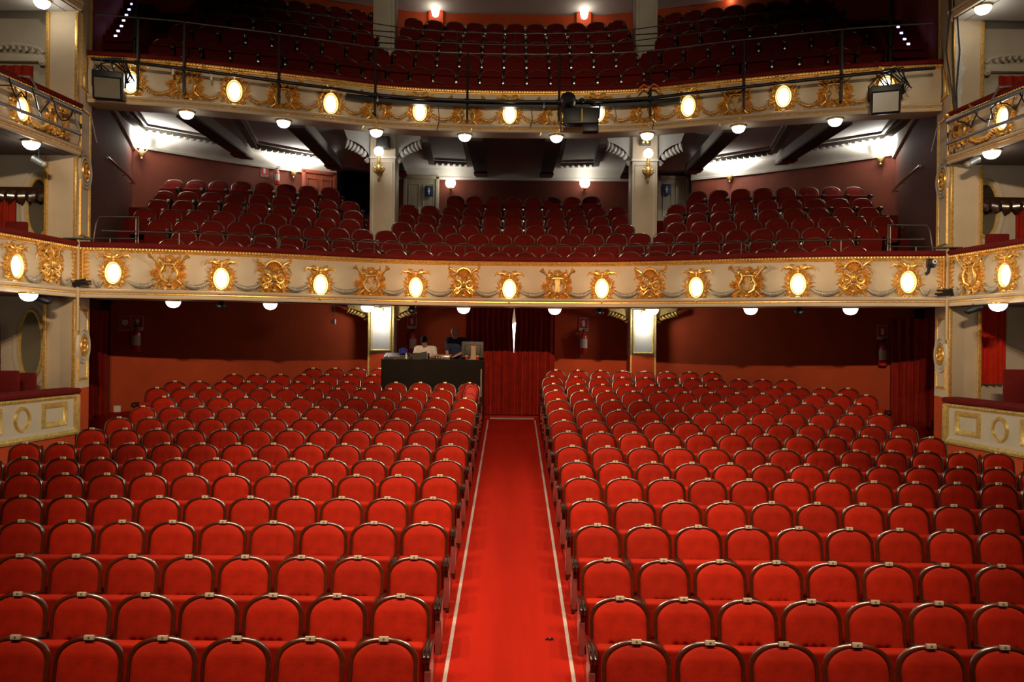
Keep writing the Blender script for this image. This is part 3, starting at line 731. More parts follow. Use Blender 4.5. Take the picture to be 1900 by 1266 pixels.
# ------------------------------------------------------------------ proscenium pillars and the side boxes, both sides
BOX = [(-8.45, 9.6), (-8.22, 10.6), (-8.05, 11.5), (-7.93, 12.4), (-7.84, 13.2), (-7.76, 13.92)]
def side(sx):
    nm = 'left' if sx < 0 else 'right'
    X = lambda x: -sx * x                                             # left coordinates, mirrored for the other side
    def P(path): return path if sx < 0 else [(-x, y) for x, y in path][::-1]
    def face_m(x, y, rz, z):                                          # a flat face seen from the front; rz for the left side
        return Matrix.Translation((X(x), y, z)) @ Matrix.Rotation(rz if sx < 0 else -rz, 4, 'Z')
    # pier: broad face to the stage, narrow fluted face to the stalls
    poly = [(-7.79, 13.95), (-7.93, 14.66), (-8.75, 14.66), (-8.36, 13.97)]
    def pier(name, z0, z1, material, grow=0.0):
        g = Geo(); q = [(X(x), y) for x, y in poly]
        if sx > 0: q = q[::-1]
        k = len(q); vs_ = [(x, y, z0) for x, y in q] + [(x, y, z1) for x, y in q]
        g.add(vs_, [(k - 1 - i for i in range(k)) and tuple(range(k - 1, -1, -1)), tuple(range(k, 2 * k))] + [(i, (i + 1) % k, (i + 1) % k + k, i + k) for i in range(k)])
        return struct(g.make(name, material, smooth=0))
    pier('pillar_%s_base' % nm, -.1, 2.16, 'wall_red'); pier('pillar_%s' % nm, 2.16, 14.5, 'cream')
    # gilt strips and sunk panels with rosettes
    A = atan2(14.66 - 13.95, -7.93 + 7.79)                            # direction along the narrow face, away from the stage
    fl = sqrt(.14 ** 2 + .71 ** 2)
    def narrow(z):                                                    # local x runs along the narrow face (front view), -y out of it
        return (Matrix.Translation((X(-7.79), 13.95, z)) @ Matrix.Rotation(A, 4, 'Z')) if sx < 0 else (Matrix.Translation((-X(-7.93) * -1, 14.66, z)) @ Matrix.Rotation(-A, 4, 'Z'))
    for j, (z0, z1) in enumerate(((2.16, 3.78), (4.74, 6.30), (7.26, 8.88))):
        for x in (-7.815, -8.335):
            a, b = sorted((X(x) - .028, X(x) + .028)); struct(Geo().box(a, b, 13.915, 13.949, z0, z1, bev=.01).make('trim_pillar_%s' % nm, 'gold'))
    for j, (z0, z1) in enumerate(((2.30, 3.62), (4.92, 7.25), (7.6, 10.5))):
        t = thing('pillar_panel', ('gilt framed panel with round rosette on the %s pillar face at stalls level', 'gilt framed panel with round rosette on the %s pillar face beside the lower balcony',
                                  'plain gilt framed panel on the %s pillar face beside the upper balcony')[j] % nm, 'moulding')
        g = Geo().frame(.10, fl - .08, z0, z1, .055, .03, narrow(0)); g.make('frame', 'gold', t)
        if j < 2:
            zc = (2.93, 6.13)[j]; M = narrow(zc) @ Matrix.Translation((fl / 2 + .01, 0, 0))
            g = Geo()
            for rr in (.30, .235): g.ring(rr, rr, [(-.02, 0), (-.01, -.03), (.02, -.035), (.04, 0)], 32, M)
            g.make('plaster_ring', 'cream_grey', t)
            g = Geo()
            g.ring(.165, .165, [(-.02, 0), (-.01, -.04), (.02, -.045), (.035, 0)], 28, M)
            for k in range(3): g.ball((0, -.03, -.09 + .09 * k), (.05, .035, .045), 6, M)
            for k in range(8): g.leaf(.05 * cos(k), .05 * sin(k), k * pi / 4, .09, .05, .5, .04, 0, M)
            g.make('rosette', 'gold', t)
    # parapets of the boxes
    hi = lambda s: {'g': 'stalls level', 'f': 'lower balcony level', 's': 'upper balcony level', 't': 'topmost level'}[s]
    gp = thing('box_parapet', 'cream stalls box parapet with gilt panels and dark red rail, %s side' % nm, 'box front')
    path = P(BOX)
    Geo().sweep(path, [(.03, 1.38), (.045, 1.45), (.0, 1.50), (.0, 2.03)]).make('plaster_panel', 'cream_grey', gp, smooth=30)
    Geo().sweep(path, [(.0, 1.36), (.06, 1.37), (.07, 1.41), (.045, 1.455), (.02, 1.46)]).make('lower_gilt_moulding', 'gold_pale', gp, smooth=30)
    g = Geo().sweep(path, [(0, 2.0), (.03, 2.01), (.05, 2.05), (.045, 2.07), (.02, 2.075)])
    for a, b in zip(path, path[1:]):
        A_, B_ = Vector(a), Vector(b); n = int((B_ - A_).length / .05); tt = (B_ - A_).normalized()
        for k in range(n):
            p = A_.lerp(B_, (k + .5) / n); g.ball((p.x + tt.y * .05, p.y - tt.x * .05, 2.05), (.016, .016, .018), 3)
    g.make('upper_gilt_moulding', 'gold_pale', gp)
    Geo().sweep(path, [(-.26, 2.08), (.06, 2.085), (.10, 2.11), (.105, 2.15), (.07, 2.185), (-.2, 2.19), (-.26, 2.17)], True).make('velvet_rail', 'rail_velvet', gp, smooth=50)
    def along(s, z):                                                  # s metres from the pillar corner, back along the parapet
        acc = 0; pts = BOX[::-1]
        for a, b in zip(pts, pts[1:]):
            L = sqrt((a[0] - b[0]) ** 2 + (a[1] - b[1]) ** 2)
            if s <= acc + L:
                t = (s - acc) / L; x, y = a[0] + (b[0] - a[0]) * t, a[1] + (b[1] - a[1]) * t
                d = Vector((a[0] - b[0], a[1] - b[1])).normalized(); return face_m(x, y, atan2(d.y, d.x), z), (x, y, atan2(d.y, d.x))
            acc += L
    for s, w in ((.55, .58), (2.05, .58), (3.6, .58)):
        M, _ = along(s, 1.755); Geo().frame(-w / 2 - .02, w / 2 + .02, -.215, .215, .105, .045, M).make('gilt_frame', 'gold_pale', gp)
    for s in (1.3, 2.85):
        M, _ = along(s, 1.745); Geo().ring(.145, .17, [(-.02, 0), (-.005, -.03), (.025, -.035), (.045, 0)], 32, M).make('gilt_oval', 'gold_pale', gp)
    a, b = sorted((X(-7.70), X(-7.83))); Geo().box(a, b, 13.86, 13.98, 1.38, 2.06, bev=.02).make('gilt_end', 'gold_pale', gp)
    g = Geo().sweep(path, [(-.01, -.2), (-.01, 1.40)]); struct(g.make('wall_under_box_' + nm, 'wall_red', smooth=0))
    f1 = front('box_parapet', path, 3.79, 'cream box front on lower balcony level, %s side, gilded relief and lit oval' % nm, 'box front')
    if sx < 0: decorate(f1, path, 4.25, [(22, 494)], [(92, 490)], 'oval lamps on the box fronts', lambda i: 'glowing oval lamp on the left box front at lower balcony level', SWAG_GREY, -.13, [(138, 492)], .98, [1])
    else: decorate(f1, path, 4.25, [(1874, 511)], [(1809, 509)], 'oval lamps on the box fronts', lambda i: 'glowing oval lamp on the right box front at lower balcony level', SWAG_GREY, -.13, [(1764, 503)], .98, [0])
    f2 = front('box_parapet', path, 6.32, 'cream box front on upper balcony level, %s side, behind a lighting truss' % nm, 'box front', H=.86)
    if sx < 0: decorate(f2, path, 6.75, [(31, 203)], [(105, 222)], 'oval lamps on the box fronts', lambda i: 'glowing oval lamp behind the lighting truss on the left upper box front', SWAG_GOLD, -.09, [], .95, [0])
    else: decorate(f2, path, 6.75, [(1866, 220)], [(1790, 238)], 'oval lamps on the box fronts', lambda i: 'glowing oval lamp behind the lighting truss on the right upper box front', SWAG_GOLD, -.09, [], .95, [0])
    f3 = front('box_parapet', path, 8.90, 'underside edge of the cream topmost box front, %s side' % nm, 'box front', H=.86)
    # slabs: each box's floor and ceiling, outer wall and end wall
    for j, (za, zb) in enumerate(((3.80, 4.0), (6.33, 6.5), (8.91, 9.1))):
        g = Geo(); k = [(X(x - .05), y) for x, y in BOX] + [(X(-10.4), 13.97), (X(-10.4), 9.6)]
        n = len(k); g.add([(x, y, za) for x, y in k] + [(x, y, zb) for x, y in k], [tuple(range(n)) if sx > 0 else tuple(range(n - 1, -1, -1)), tuple(range(n, 2 * n))])
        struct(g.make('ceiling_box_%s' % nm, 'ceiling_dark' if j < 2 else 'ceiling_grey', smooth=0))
    a, b = sorted((X(-10.4), X(-7.9))); struct(Geo().box(a, b, 14.40, 14.44, 1.0, 11.0).make('wall_boxes_%s' % nm, 'cream_grey', smooth=0))
    a, b = sorted((X(-10.4), X(-10.36))); struct(Geo().box(a, b, 9.6, 14.4, 1.0, 11.0).make('wall_boxes_%s_outer' % nm, 'cream_grey', smooth=0))
    g = Geo(); k = [(X(x - .02), y) for x, y in BOX] + [(X(-10.4), 13.97), (X(-10.4), 9.6)]
    g.add([(x, y, 1.22) for x, y in k], [tuple(range(len(k)))]); struct(g.make('floor_box_%s' % nm, 'platform_carpet', smooth=0))
    # oval mirror on the end wall of the two lower boxes
    for (px, py, lv, rx, rz_) in (((72, 385, 'at lower balcony level', .20, .52), (58, 640, 'at stalls level', .20, .62)) if sx < 0 else ((1829, 390, 'at lower balcony level', .20, .48),)):
        p = at(px, py, 14.39); t = thing('oval_mirror', 'tall dark oval mirror with gilt frame, inside the %s box %s' % (nm, lv), 'mirror', p)
        Geo().ring(rx, rz_, [(-.02, -.01), (0, -.035), (.03, -.04), (.055, 0)], 40).make('frame', 'gold_pale', t)
        Geo().ring(rx + .10, rz_ + .12, [(-.02, 0), (0, -.02), (.04, -.02), (.06, 0)], 40).make('plaster_ring', 'cream_grey', t)
        n = 32; Geo().add([(0, -.012, 0)] + [(rx * cos(2 * pi * i / n), -.012, rz_ * sin(2 * pi * i / n)) for i in range(n)], [(0, 1 + i, 1 + (i + 1) % n) for i in range(n)]).make('mirror_glass', 'mirror_glass', t)
    # curtains and valances inside the boxes
    for (px, w, z0, z1, lab) in ((((4, .5, 4.75, 5.6, 'lower balcony level'), (20, .75, 6.9, 8.05, 'upper balcony level'), (-6, .16, 1.9, 3.3, 'stalls level')) if sx < 0 else
                                  ((1908, .45, 4.75, 5.6, 'lower balcony level'), (1888, .75, 6.9, 8.05, 'upper balcony level')))):
        x = at(px, 400, 14.3).x
        curtain('curtain', [(x - w / 2, 14.30), (x + w / 2, 14.30)], z0, z1, 'dark red door curtain inside the %s box on %s' % (nm, lab), 4, .03)
    for z in (5.72, 8.15):
        t = thing('valance', 'carved dusty pelmet over the curtain inside the %s box, %s' % (nm, 'lower balcony level' if z < 6 else 'upper balcony level'), 'pelmet', (X(-9.2), 14.30, z))
        g = Geo().box(-.62, .62, -.06, .06, -.04, .10, bev=.02)
        if z < 6:
            for k in range(7): g.leaf(-.54 + .18 * k, .04, -pi / 2 + (k - 3) * .12, .26, .24, (k - 3) * .2, .07, -.04)
        else:
            g.tube([(x, -.06, .10 + .16 * sqrt(max(0, 1 - (x / .62) ** 2))) for x in lin(-.62, .62, 17)], .035, 8)
            for k in range(10): g.leaf(-.5 + .11 * k, .08 + .10 * sin(k * .35), pi / 2 + (4.5 - k) * .18, .14, .07, (k - 4.5) * .2, .05, -.05)
        for s in (-1, 1): g.scroll(s * .6, -.05, .08, 1.3, pi / 2, s, .02, -.05)
        g.make('pelmet', 'cream_grey' if z > 6 else 'dark_wood', t)
    # lamps on the box ceilings
    for (px, py, z, lv) in (((58, 268, 6.33, 'lower balcony level'), (53, 543, 3.80, 'stalls level'), (78, 6, 8.91, 'upper balcony level')) if sx < 0 else
                            ((1840, 285, 6.33, 'lower balcony level'), (1852, 561, 3.80, 'stalls level'), (1824, 17, 8.91, 'upper balcony level'))):
        d = 13.2
        for _ in range(3): q = at(px, py, d); d *= (z - CAM_Z - .06) / (q.z - CAM_Z)
        d = min(max(d, 12.4), 13.6)
        p = at(px, py, d); dome_lamp((p.x, p.y, z), 'lit glass dome lamp on the %s box ceiling at %s' % (nm, lv), 'dome lamps in the side boxes', 5)
    # a pair of lighting pipes in front of the upper box, with brackets and cable
    t = thing('lighting_truss', 'silver lighting truss of two pipes along the %s upper box front' % nm, 'truss')
    off = lambda o, z: [(X(x + o), y, z) for x, y in BOX[1:5] + [(-7.83, 13.35)]]
    Geo().tube(off(.42, 6.93), .045, 12).make('upper_pipe', 'grey_metal', t); Geo().tube(off(.42, 6.55), .028, 10).make('lower_pipe', 'grey_metal', t)
    g = Geo()
    for i in range(9):
        y = 10.2 + .44 * i; x0 = -8.3 + (y - 10.2) * .13
        for j in range(1): Geo().tube([(X(x0 + .42), y, 6.93), (X(x0 + .42), y + .18, 6.55)], .010, 6).make('brace', 'grey_metal', t)
    for y in (10.9, 12.35):
        x0 = -8.15 + (y - 10.9) * .135
        Geo().tube([(X(x0 + .03), y, 7.22), (X(x0 + .30), y, 7.20), (X(x0 + .42), y, 6.98)], .016, 8).make('bracket', 'grey_metal', t)
    g = Geo(); r = random.Random(4 + sx)
    for k in range(4):
        y0 = 11.2 + .45 * k; x0 = -8.1 + (y0 - 11.2) * .13 + .45
        g.tube([(X(x0 + r.uniform(-.05, .1)), y0 + .1 * i, 6.95 - .25 * sin(pi * i / 6) * r.uniform(.4, 1.3)) for i in range(7)], .012, 6)
    g.make('cable', 'black_plastic', t)
for sx in (-1, 1): side(sx)
# chairs inside the boxes (only the tops of their backs rise over the rails)
def box_chair(px, py, d, rz, label, h=.5, wd=.42):
    p = at(px, py, d); z0 = 1.22 if p.z < 3 else 4.0
    t = thing('box_chair', label, 'chair', (p.x, p.y, z0), rz, 'red chairs in the side boxes'); top = p.z - z0
    Geo().box(-wd / 2, wd / 2, -.02, .06, top - h, top, bev=.03).make('backrest', 'rail_velvet', t)
    Geo().box(-wd / 2, wd / 2, -.42, 0, .40, .49, bev=.03).make('seat', 'rail_velvet', t)
    for sx_ in (-1, 1):
        Geo().tube([(sx_ * (wd / 2 - .03), -.38, 0), (sx_ * (wd / 2 - .03), -.38, .42)], .016, 8).make('leg', 'dark_wood', t)
        Geo().tube([(sx_ * (wd / 2 - .03), .03, 0), (sx_ * (wd / 2 - .03), .03, top - h + .05)], .016, 8).make('leg', 'dark_wood', t)
box_chair(13, 688, 13.0, .25, 'dark red box chair at the very edge of the left stalls box', .55, .36)
box_chair(47, 692, 13.62, .2, 'dark red box chair next to the left pillar in the stalls box', .55, .34)
box_chair(30, 411, 13.6, .15, 'dark red chair back over the rail of the left lower balcony box', .45, .36)
box_chair(1851, 434, 13.6, -.15, 'dark red chair back over the rail of the right lower balcony box', .45, .38)
box_chair(1890, 686, 13.0, -.3, 'dark red chair in the right stalls box beside the bright red curtain', .6, .44)
p0 = at(1822, 600, 14.2); p1 = at(1870, 600, 14.2)
curtain('curtain', [(p0.x, 14.25), (p1.x, 14.25)], at(1845, 713, 14.2).z, at(1845, 575, 14.2).z + .15, 'bright red lit curtain hanging inside the right stalls box', 4, .04, 'seat_velvet')
# ------------------------------------------------------------------ columns
def column(sx, z0, z1, wd, y, level, gilt):
    x = sx * 3.28; nm = {0: 'stalls', 1: 'lower', 2: 'upper'}[level]; h = wd / 2
    struct(Geo().box(x - h, x + h, y, y + wd, z0, z1, bev=.012).make('column_%s' % nm, ('plaster_white', 'cream', 'cream_grey')[level]))
    g = Geo()
    if level == 0:
        zb = at(700, 652, y).z
        g.frame(x - h + .05, x + h - .05, zb, z1 - .1, .05, .03, None, y)
        for s in (-1, 1): g.box(x + s * (h - .012) - .02, x + s * (h - .012) + .02, y - .02, y + .02, z0, z1)
        struct(g.make('trim_column_%s' % nm, 'gold_pale'))
        struct(Geo().box(x - h - .004, x + h + .004, y - .006, y + wd, z0, zb - .04).make('column_stalls_dado', 'wall_red'))
    else:
        g.frame(x - h + .06, x + h - .06, z0, z1 - .9, .03, .015, None, y)
        g.box(x - h - .02, x + h + .02, y - .02, y + .02, z1 - .82, z1 - .76, bev=.008)
        struct(g.make('trim_column_%s' % nm, 'plaster_white' if level == 1 else 'cream'))
    if level < 2:                                                     # leafy brackets that spread under the beam
        g = Geo()
        for s in (-1, 1):
            M = Matrix.Translation((x + s * h, y + .2, z1 - (.42 if level == 0 else .86))) @ Matrix.Diagonal((s * (1 if level == 0 else 1.15), 1, 1 if level == 0 else 1.9, 1))
            poly = [(0, 0), (.06, .10), (.18, .19), (.34, .25), (.52, .29), (.60, .42), (0, .42)]
            q = [(a, b) for a, b in poly]
            g.prism(q if s > 0 else q, -.10, .10, M)
            for k in range(7): g.leaf(.02 + .08 * k, .03 + .25 * (k / 6) ** .6, -.4 - .15 * k, .14, .08, .6, .05, -.10, M)
        struct(g.make('trim_bracket_%s' % nm, 'plaster_white' if level == 1 else 'gold_pale', smooth=35))
for s in (-1, 1):
    column(s, 1.3, 4.02, .63, 19.55, 0, True); column(s, 4.8, 8.45, .63, 19.55, 1, False); column(s, 10.0, 14.5, .54, 19.5, 2, False)
    # bracket lamps that flood the heads of the stalls columns
    t = thing('column_lamp', 'small bracket lamp flooding the head of the stalls column, %s of the aisle' % ('left' if s < 0 else 'right'), 'wall lamp', (s * 3.28, 19.50, 3.84), 0, 'column head lamps')
    Geo().box(-.06, .06, 0, .045, -.04, .08, bev=.01).make('backplate', 'brass', t); Geo().tube([(0, .02, .05), (0, -.12, .07), (0, -.22, .02)], .012, 8).make('arm', 'brass', t)
    Geo().lathe([(.02, .05), (.075, .02), (.085, -.03), (.05, -.08), (.01, -.09)], 16, Matrix.Translation((0, -.22, -.02))).make('lamp_glass', 'lamp_glass_cool', t)
    lamp(t, (0, -.26, -.16), 24, (1.0, .95, .85), .08)

# ------------------------------------------------------------------ lower balcony: stepped floor, walls, ceiling with coffers
GB = [(0, 0), (1.5, .10), (2.9, .42), (4.4, .90), (5.6, 1.38), (6.7, 1.72), (8.0, 1.95), (9.4, 2.05)]
def g_row(x): return hermite(GB, x)
BROWS = [(16.9, 5.05), (17.85, 5.35), (18.75, 5.69), (19.7, 6.05), (20.6, 6.41), (21.5, 6.79), (22.5, 7.28)]
prof = [(15.9, 4.10)]
for i, (d, z) in enumerate(BROWS):
    zf = z - .885; prof += [(d - .62, prof[-1][1]), (d - .62, zf), (d + .27, zf)]
prof += [(d + .30, zf), (25.6, zf)]
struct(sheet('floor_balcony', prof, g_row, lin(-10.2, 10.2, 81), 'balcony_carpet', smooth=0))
SIDE = [(-8.02, 14.70), (-8.9, 17.4), (-10.0, 20.5)]
BACKL = [(-10.0, 20.5), (-8.6, 21.75), (-7.1, 22.95), (-5.45, 23.95)]
def mirror(p): return [(-x, y) for x, y in p][::-1]
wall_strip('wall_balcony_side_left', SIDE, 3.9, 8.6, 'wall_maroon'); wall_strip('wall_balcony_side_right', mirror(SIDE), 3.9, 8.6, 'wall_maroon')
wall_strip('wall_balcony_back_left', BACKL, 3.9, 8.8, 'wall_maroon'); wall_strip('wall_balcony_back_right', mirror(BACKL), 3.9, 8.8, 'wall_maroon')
wall_strip('wall_balcony_back', [(-3.75, 24.45), (3.75, 24.45)], 5.0, 9.0, 'wall_maroon')
for s in (-1, 1):                                                     # dark vomitory between the wings and the centre
    p = [(s * 5.45, 23.95), (s * 5.5, 25.6), (s * 3.7, 25.6), (s * 3.75, 24.45)]
    wall_strip('wall_vomitory', p if s < 0 else p[::-1], 5.0, 9.0, 'dark_navy')
def ceil_z(x, y):
    d = y + g_up(x)
    return 7.60 + .25 * (d - 16.62) if d < 17.3 else min(8.45, 7.77 + .62 * (d - 17.3))
struct(sheet('ceiling_balcony', [(16.55, 7.58), (17.3, 7.77), (18.4, 8.45), (26, 8.45)], g_up, lin(-10.6, 10.6, 61), 'ceiling_grey', True))
def cove(name, path, z):
    g = Geo().sweep(path, [(.0, z - .02), (.07, z - .01), (.08, z + .05), (.05, z + .07), (.06, z + .10), (.08, z + .22), (.16, z + .34), (.30, z + .42), (.32, z + .50)])
    return struct(g.make(name, 'plaster_white', smooth=40))
cove('trim_cove_left', SIDE, 8.02); cove('trim_cove_right', mirror(SIDE), 8.02)
cove('trim_cove_back_left', BACKL, 8.08); cove('trim_cove_back_right', mirror(BACKL), 8.08); cove('trim_cove_back', [(-3.7, 24.45), (3.7, 24.45)], 8.14)
def beam(a, b, wd=.30, dp=.20):
    """A boxed ceiling beam running back from the soffit, pale sides, dark underside, red end block."""
    A = Vector((a[0], a[1], ceil_z(*a))); B = Vector((b[0], b[1], ceil_z(*b))); t = (B - A).normalized(); n = Vector((t.y, -t.x, 0)).normalized()
    def pr(name, w_, z0, z1, m, s0=0.0, s1=1.0):
        g = Geo(); vs_ = []
        for q in (A.lerp(B, s0), A.lerp(B, s1)):
            for u, z in ((-w_, z0), (w_, z0), (w_, z1), (-w_, z1)): vs_.append((q.x + n.x * u, q.y + n.y * u, q.z + z))
        g.add(vs_, [(0, 1, 5, 4), (1, 2, 6, 5), (2, 3, 7, 6), (3, 0, 4, 7), (0, 3, 2, 1), (4, 5, 6, 7)]); return g.make(name, m, smooth=0)
    struct(pr('beam', wd / 2, -dp, .05, 'plaster_trim')); struct(pr('beam_underside', wd / 2 + .03, -dp - .05, -dp, 'beam_dark')); struct(pr('beam_end', wd / 2 + .05, -dp - .09, -dp - .05, 'rail_velvet', .80, .90))
def coffer(pts):
    for k, (wd, dp, m, ins) in enumerate(((.11, .07, 'plaster_trim', 0.0), (.06, .05, 'plaster_white', .22))):
        c = Vector((sum(p[0] for p in pts) / 4, sum(p[1] for p in pts) / 4)); P = [Vector(p) + (c - Vector(p)).normalized() * ins * 1.4 for p in pts]
        g = Geo()
        for a, b in zip(P, P[1:] + P[:1]):
            A = Vector((a.x, a.y, ceil_z(a.x, a.y))); B = Vector((b.x, b.y, ceil_z(b.x, b.y))); t = (B - A).normalized(); n = Vector((t.y, -t.x, 0)).normalized()
            vs_ = []
            for q in (A - t * wd / 2, B + t * wd / 2):
                for u, z in ((-wd / 2, -dp), (wd / 2, -dp), (wd / 2, .03), (-wd / 2, .03)): vs_.append((q.x + n.x * u, q.y + n.y * u, q.z + z))
            g.add(vs_, [(0, 1, 5, 4), (1, 2, 6, 5), (2, 3, 7, 6), (3, 0, 4, 7), (0, 3, 2, 1), (4, 5, 6, 7)])
            if k == 0:
                L = (B - A).length; s = .08
                while s < L:
                    q = A + t * s; g.box(-.045, .045, -.085, .085, -dp - .05, -dp, Matrix.Translation(q) @ Matrix.Rotation(atan2(t.y, t.x), 4, 'Z')); s += .17
        struct(g.make('trim_coffer', m, smooth=0))
C1 = [(-8.45, 16.1), (-9.45, 19.87), (-8.0, 21.05), (-6.95, 16.8)]
C2 = [(-6.2, 16.7), (-7.15, 21.55), (-5.65, 22.75), (-4.9, 17.2)]
C4 = [(-2.1, 17.6), (-2.45, 23.3), (-1.3, 23.5), (-1.15, 17.6)]
for c in (C1, C2, C4): coffer(c); coffer([(-x, y) for x, y in c])
for a, b in (((-6.45, 15.35), (-7.62, 22.3)), ((-4.45, 15.9), (-5.35, 23.7)), ((-3.3, 20.4), (-3.5, 24.4)), ((-.85, 16.8), (-1.0, 24.4))):
    beam(a, b); beam((-a[0], a[1]), (-b[0], b[1]))

def arc_row(dc, x0, x1, n, gf):
    """n places evenly spaced along a curved row between x0 and x1."""
    xs = lin(x0, x1, 81); P = [Vector((x, dc - gf(x))) for x in xs]; L = [0]
    for a, b in zip(P, P[1:]): L.append(L[-1] + (b - a).length)
    out = []
    for k in range(n):
        s = L[-1] * (k / (n - 1) if n > 1 else .5); i = max(j for j in range(len(L)) if L[j] <= s + 1e-6); i = min(i, len(P) - 2)
        p = P[i].lerp(P[i + 1], (s - L[i]) / (L[i + 1] - L[i])); t = (P[i + 1] - P[i]).normalized(); out.append((p.x, p.y, atan2(t.y, t.x)))
    return out
def arc_n(dc, x0, x1, gf, pitch=PITCH):
    xs = lin(x0, x1, 81); P = [Vector((x, dc - gf(x))) for x in xs]
    return 1 + round(sum((b - a).length for a, b in zip(P, P[1:])) / pitch)
BSPAN = [[(-6.66, 6.66)], [(-6.8, 6.8)], [(-7.65, 7.65)], [(-8.4, -3.95), (-2.74, 2.74), (3.95, 8.4)], [(-8.5, -4.05), (-2.78, 2.78), (4.05, 8.5)],
         [(-8.75, -4.3), (-2.8, 2.8), (4.3, 8.75)], [(-8.95, -5.0), (-1.65, 2.2), (5.0, 8.95)]]
for ri, ((d, z), spans) in enumerate(zip(BROWS, BSPAN)):
    k = 0
    for x0, x1 in spans:
        for x, y, rz in arc_row(d, x0, x1, arc_n(d, x0, x1, g_row), g_row):
            k += 1
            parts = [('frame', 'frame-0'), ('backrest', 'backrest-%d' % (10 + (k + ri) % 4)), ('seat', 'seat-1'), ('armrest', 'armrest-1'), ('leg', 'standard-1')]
            seat('balcony_chair', (x, y, z - .885), rz, parts, 'dark red seat, %s from the left in the %s row of the lower balcony' % (nth(k), nth(ri + 1)), 'seat', 'red seats of the lower balcony')

# ---- doors, signs and lamps along the back of the lower balcony
def door(px0, px1, pyt, d, rz, label, material, panes=2, leafs=1):
    a, b = at(px0, pyt, d), at(px1, pyt, d); c = (a + b) / 2; wd = (b - a).length; h = 2.15
    t = thing('panelled_door', label, 'door', (c.x, c.y, c.z - h), rz)
    g = Geo()
    for s in (-1, 1): g.box(s * (wd / 2) - .05, s * (wd / 2) + .05, -.07, .04, 0, h + .05, bev=.01)
    g.box(-wd / 2 - .05, wd / 2 + .05, -.07, .04, h - .03, h + .07, bev=.01); g.make('door_frame', material, t)
    Geo().box(-wd / 2 + .05, wd / 2 - .05, -.03, .03, 0, h - .03).make('leaf', material, t)
    g = Geo(); w1 = (wd - .1) / panes
    for k in range(panes):
        x0 = -wd / 2 + .05 + w1 * k + .06; x1 = x0 + w1 - .12
        g.frame(x0, x1, .95, h - .18, .03, .022, None, -.03); g.frame(x0, x1, .15, .82, .03, .022, None, -.03)
    g.make('panel_moulding', material, t)
    Geo().tube([(wd / 2 - .13, -.03, 1.0), (wd / 2 - .13, -.08, 1.0), (wd / 2 - .24, -.08, 1.0)], .011, 8).make('handle', 'brass', t)
    return t
ANG = atan2(23.95 - 22.95, 7.1 - 5.45)
door(752, 812, 331, 24.38, 0, 'pale panelled washroom door behind the left column of the lower balcony', 'door_beige')
door(1223, 1276, 331, 24.38, 0, 'pale panelled washroom door beside the right column of the lower balcony', 'door_beige')
door(563, 622, 322, 23.55, ANG, 'reddish panelled door beside the bright sconce, back left of the lower balcony', 'door_red', 2)
for px, py, rz in ((796, 355, 0), (1237, 352, 0)):
    p = at(px, py, 24.28); t = thing('washroom_sign', 'small dark blue washroom sign with a white figure on the %s pale door' % ('left' if px < 900 else 'right'), 'sign', p)
    Geo().box(-.13, .13, -.012, .0, -.17, .17, bev=.004).make('plate', 'sign_blue', t)
    g = Geo().ball((0, -.014, .085), (.022, .004, .022), 6); g.prism([(-.03, .05), (-.034, -.02), (-.016, -.02), (-.014, -.10), (.014, -.10), (.016, -.02), (.034, -.02), (.03, .05)], -.016, -.012); g.make('figure', 'white_paint', t)
def globe_lamp(p, r, label, group, watts, rz=0):
    t = thing('globe_wall_lamp', label, 'wall lamp', p, rz, group)
    Geo().ball((0, -.02, 0), r, 16).make('lamp_glass', 'lamp_glass_cool', t)
    Geo().lathe([(.03, -r - .05), (.07, -r - .02), (.075, -r + .03), (.03, -r + .05)], 14, Matrix.Translation((0, -.02, 0))).make('fitting', 'brass', t)
    Geo().box(-.03, .03, -.02, .17, -r - .05, -r - .01).make('arm', 'brass', t)
    lamp(t, (0, -.34, 0), watts, (1.0, .88, .72), .12); return t
for px in (836, 1085): globe_lamp(at(px, 340, 24.25), .16, 'glowing globe lamp low on the back wall, %s of the centre seats' % ('left' if px < 900 else 'right'), 'globe lamps at the back of the lower balcony', 9)
def uplight(parent, loc, watts):
    l = bpy.data.lights.new('bulb', 'SPOT'); l.energy = watts; l.color = (1.0, .93, .82); l.shadow_soft_size = .08; l.spot_size = R(168); l.spot_blend = .5
    o = bpy.data.objects.new('bulb', l); COL.objects.link(o); o.parent = parent; o.location = loc; o.rotation_euler = (R(180), 0, 0); return o
def sconce(p, rz, label, watts, tulip=True):
    t = thing('wall_sconce', label, 'wall lamp', p, rz, 'wall sconces of the lower balcony')
    g = Geo().lathe([(.01, -.34), (.035, -.31), (.02, -.28), (.06, -.22), (.085, -.15), (.06, -.08), (.03, -.05)], 14); g.box(-.05, .05, .02, .10, -.25, .02, bev=.012); g.make('bracket', 'brass', t)
    for s in (-1, 1):
        Geo().tube([(0, -.02, -.12), (s * .07, -.06, -.16), (s * .13, -.07, -.10), (s * .13, -.07, -.03)], .011, 8).make('arm', 'brass', t)
        Geo().lathe([(.02, -.04), (.055, -.01), (.075, .05), (.085, .11), (.095, .135)], 14, Matrix.Translation((s * .13, -.07, 0))).make('lamp_shade', 'lamp_glass_cool', t)
    uplight(t, (0, -.42, -.06), watts * 3.0); lamp(t, (0, -.30, .05), watts * .12, (1.0, .93, .82), .08); return t
def off_wall(path, px, py, z, off):
    p, rz, n = on_path(path, px, z); p += n * off; return at(px, py, p.y)
sconce(off_wall(BACKL, 545, 310, 8.2, .14), ANG, 'twin brass sconce, very bright, beside the red door at the back left', 130)
sconce(off_wall(mirror(BACKL), 1354, 318, 8.2, .14), -ANG, 'twin brass sconce, very bright, at the back right of the lower balcony', 130)
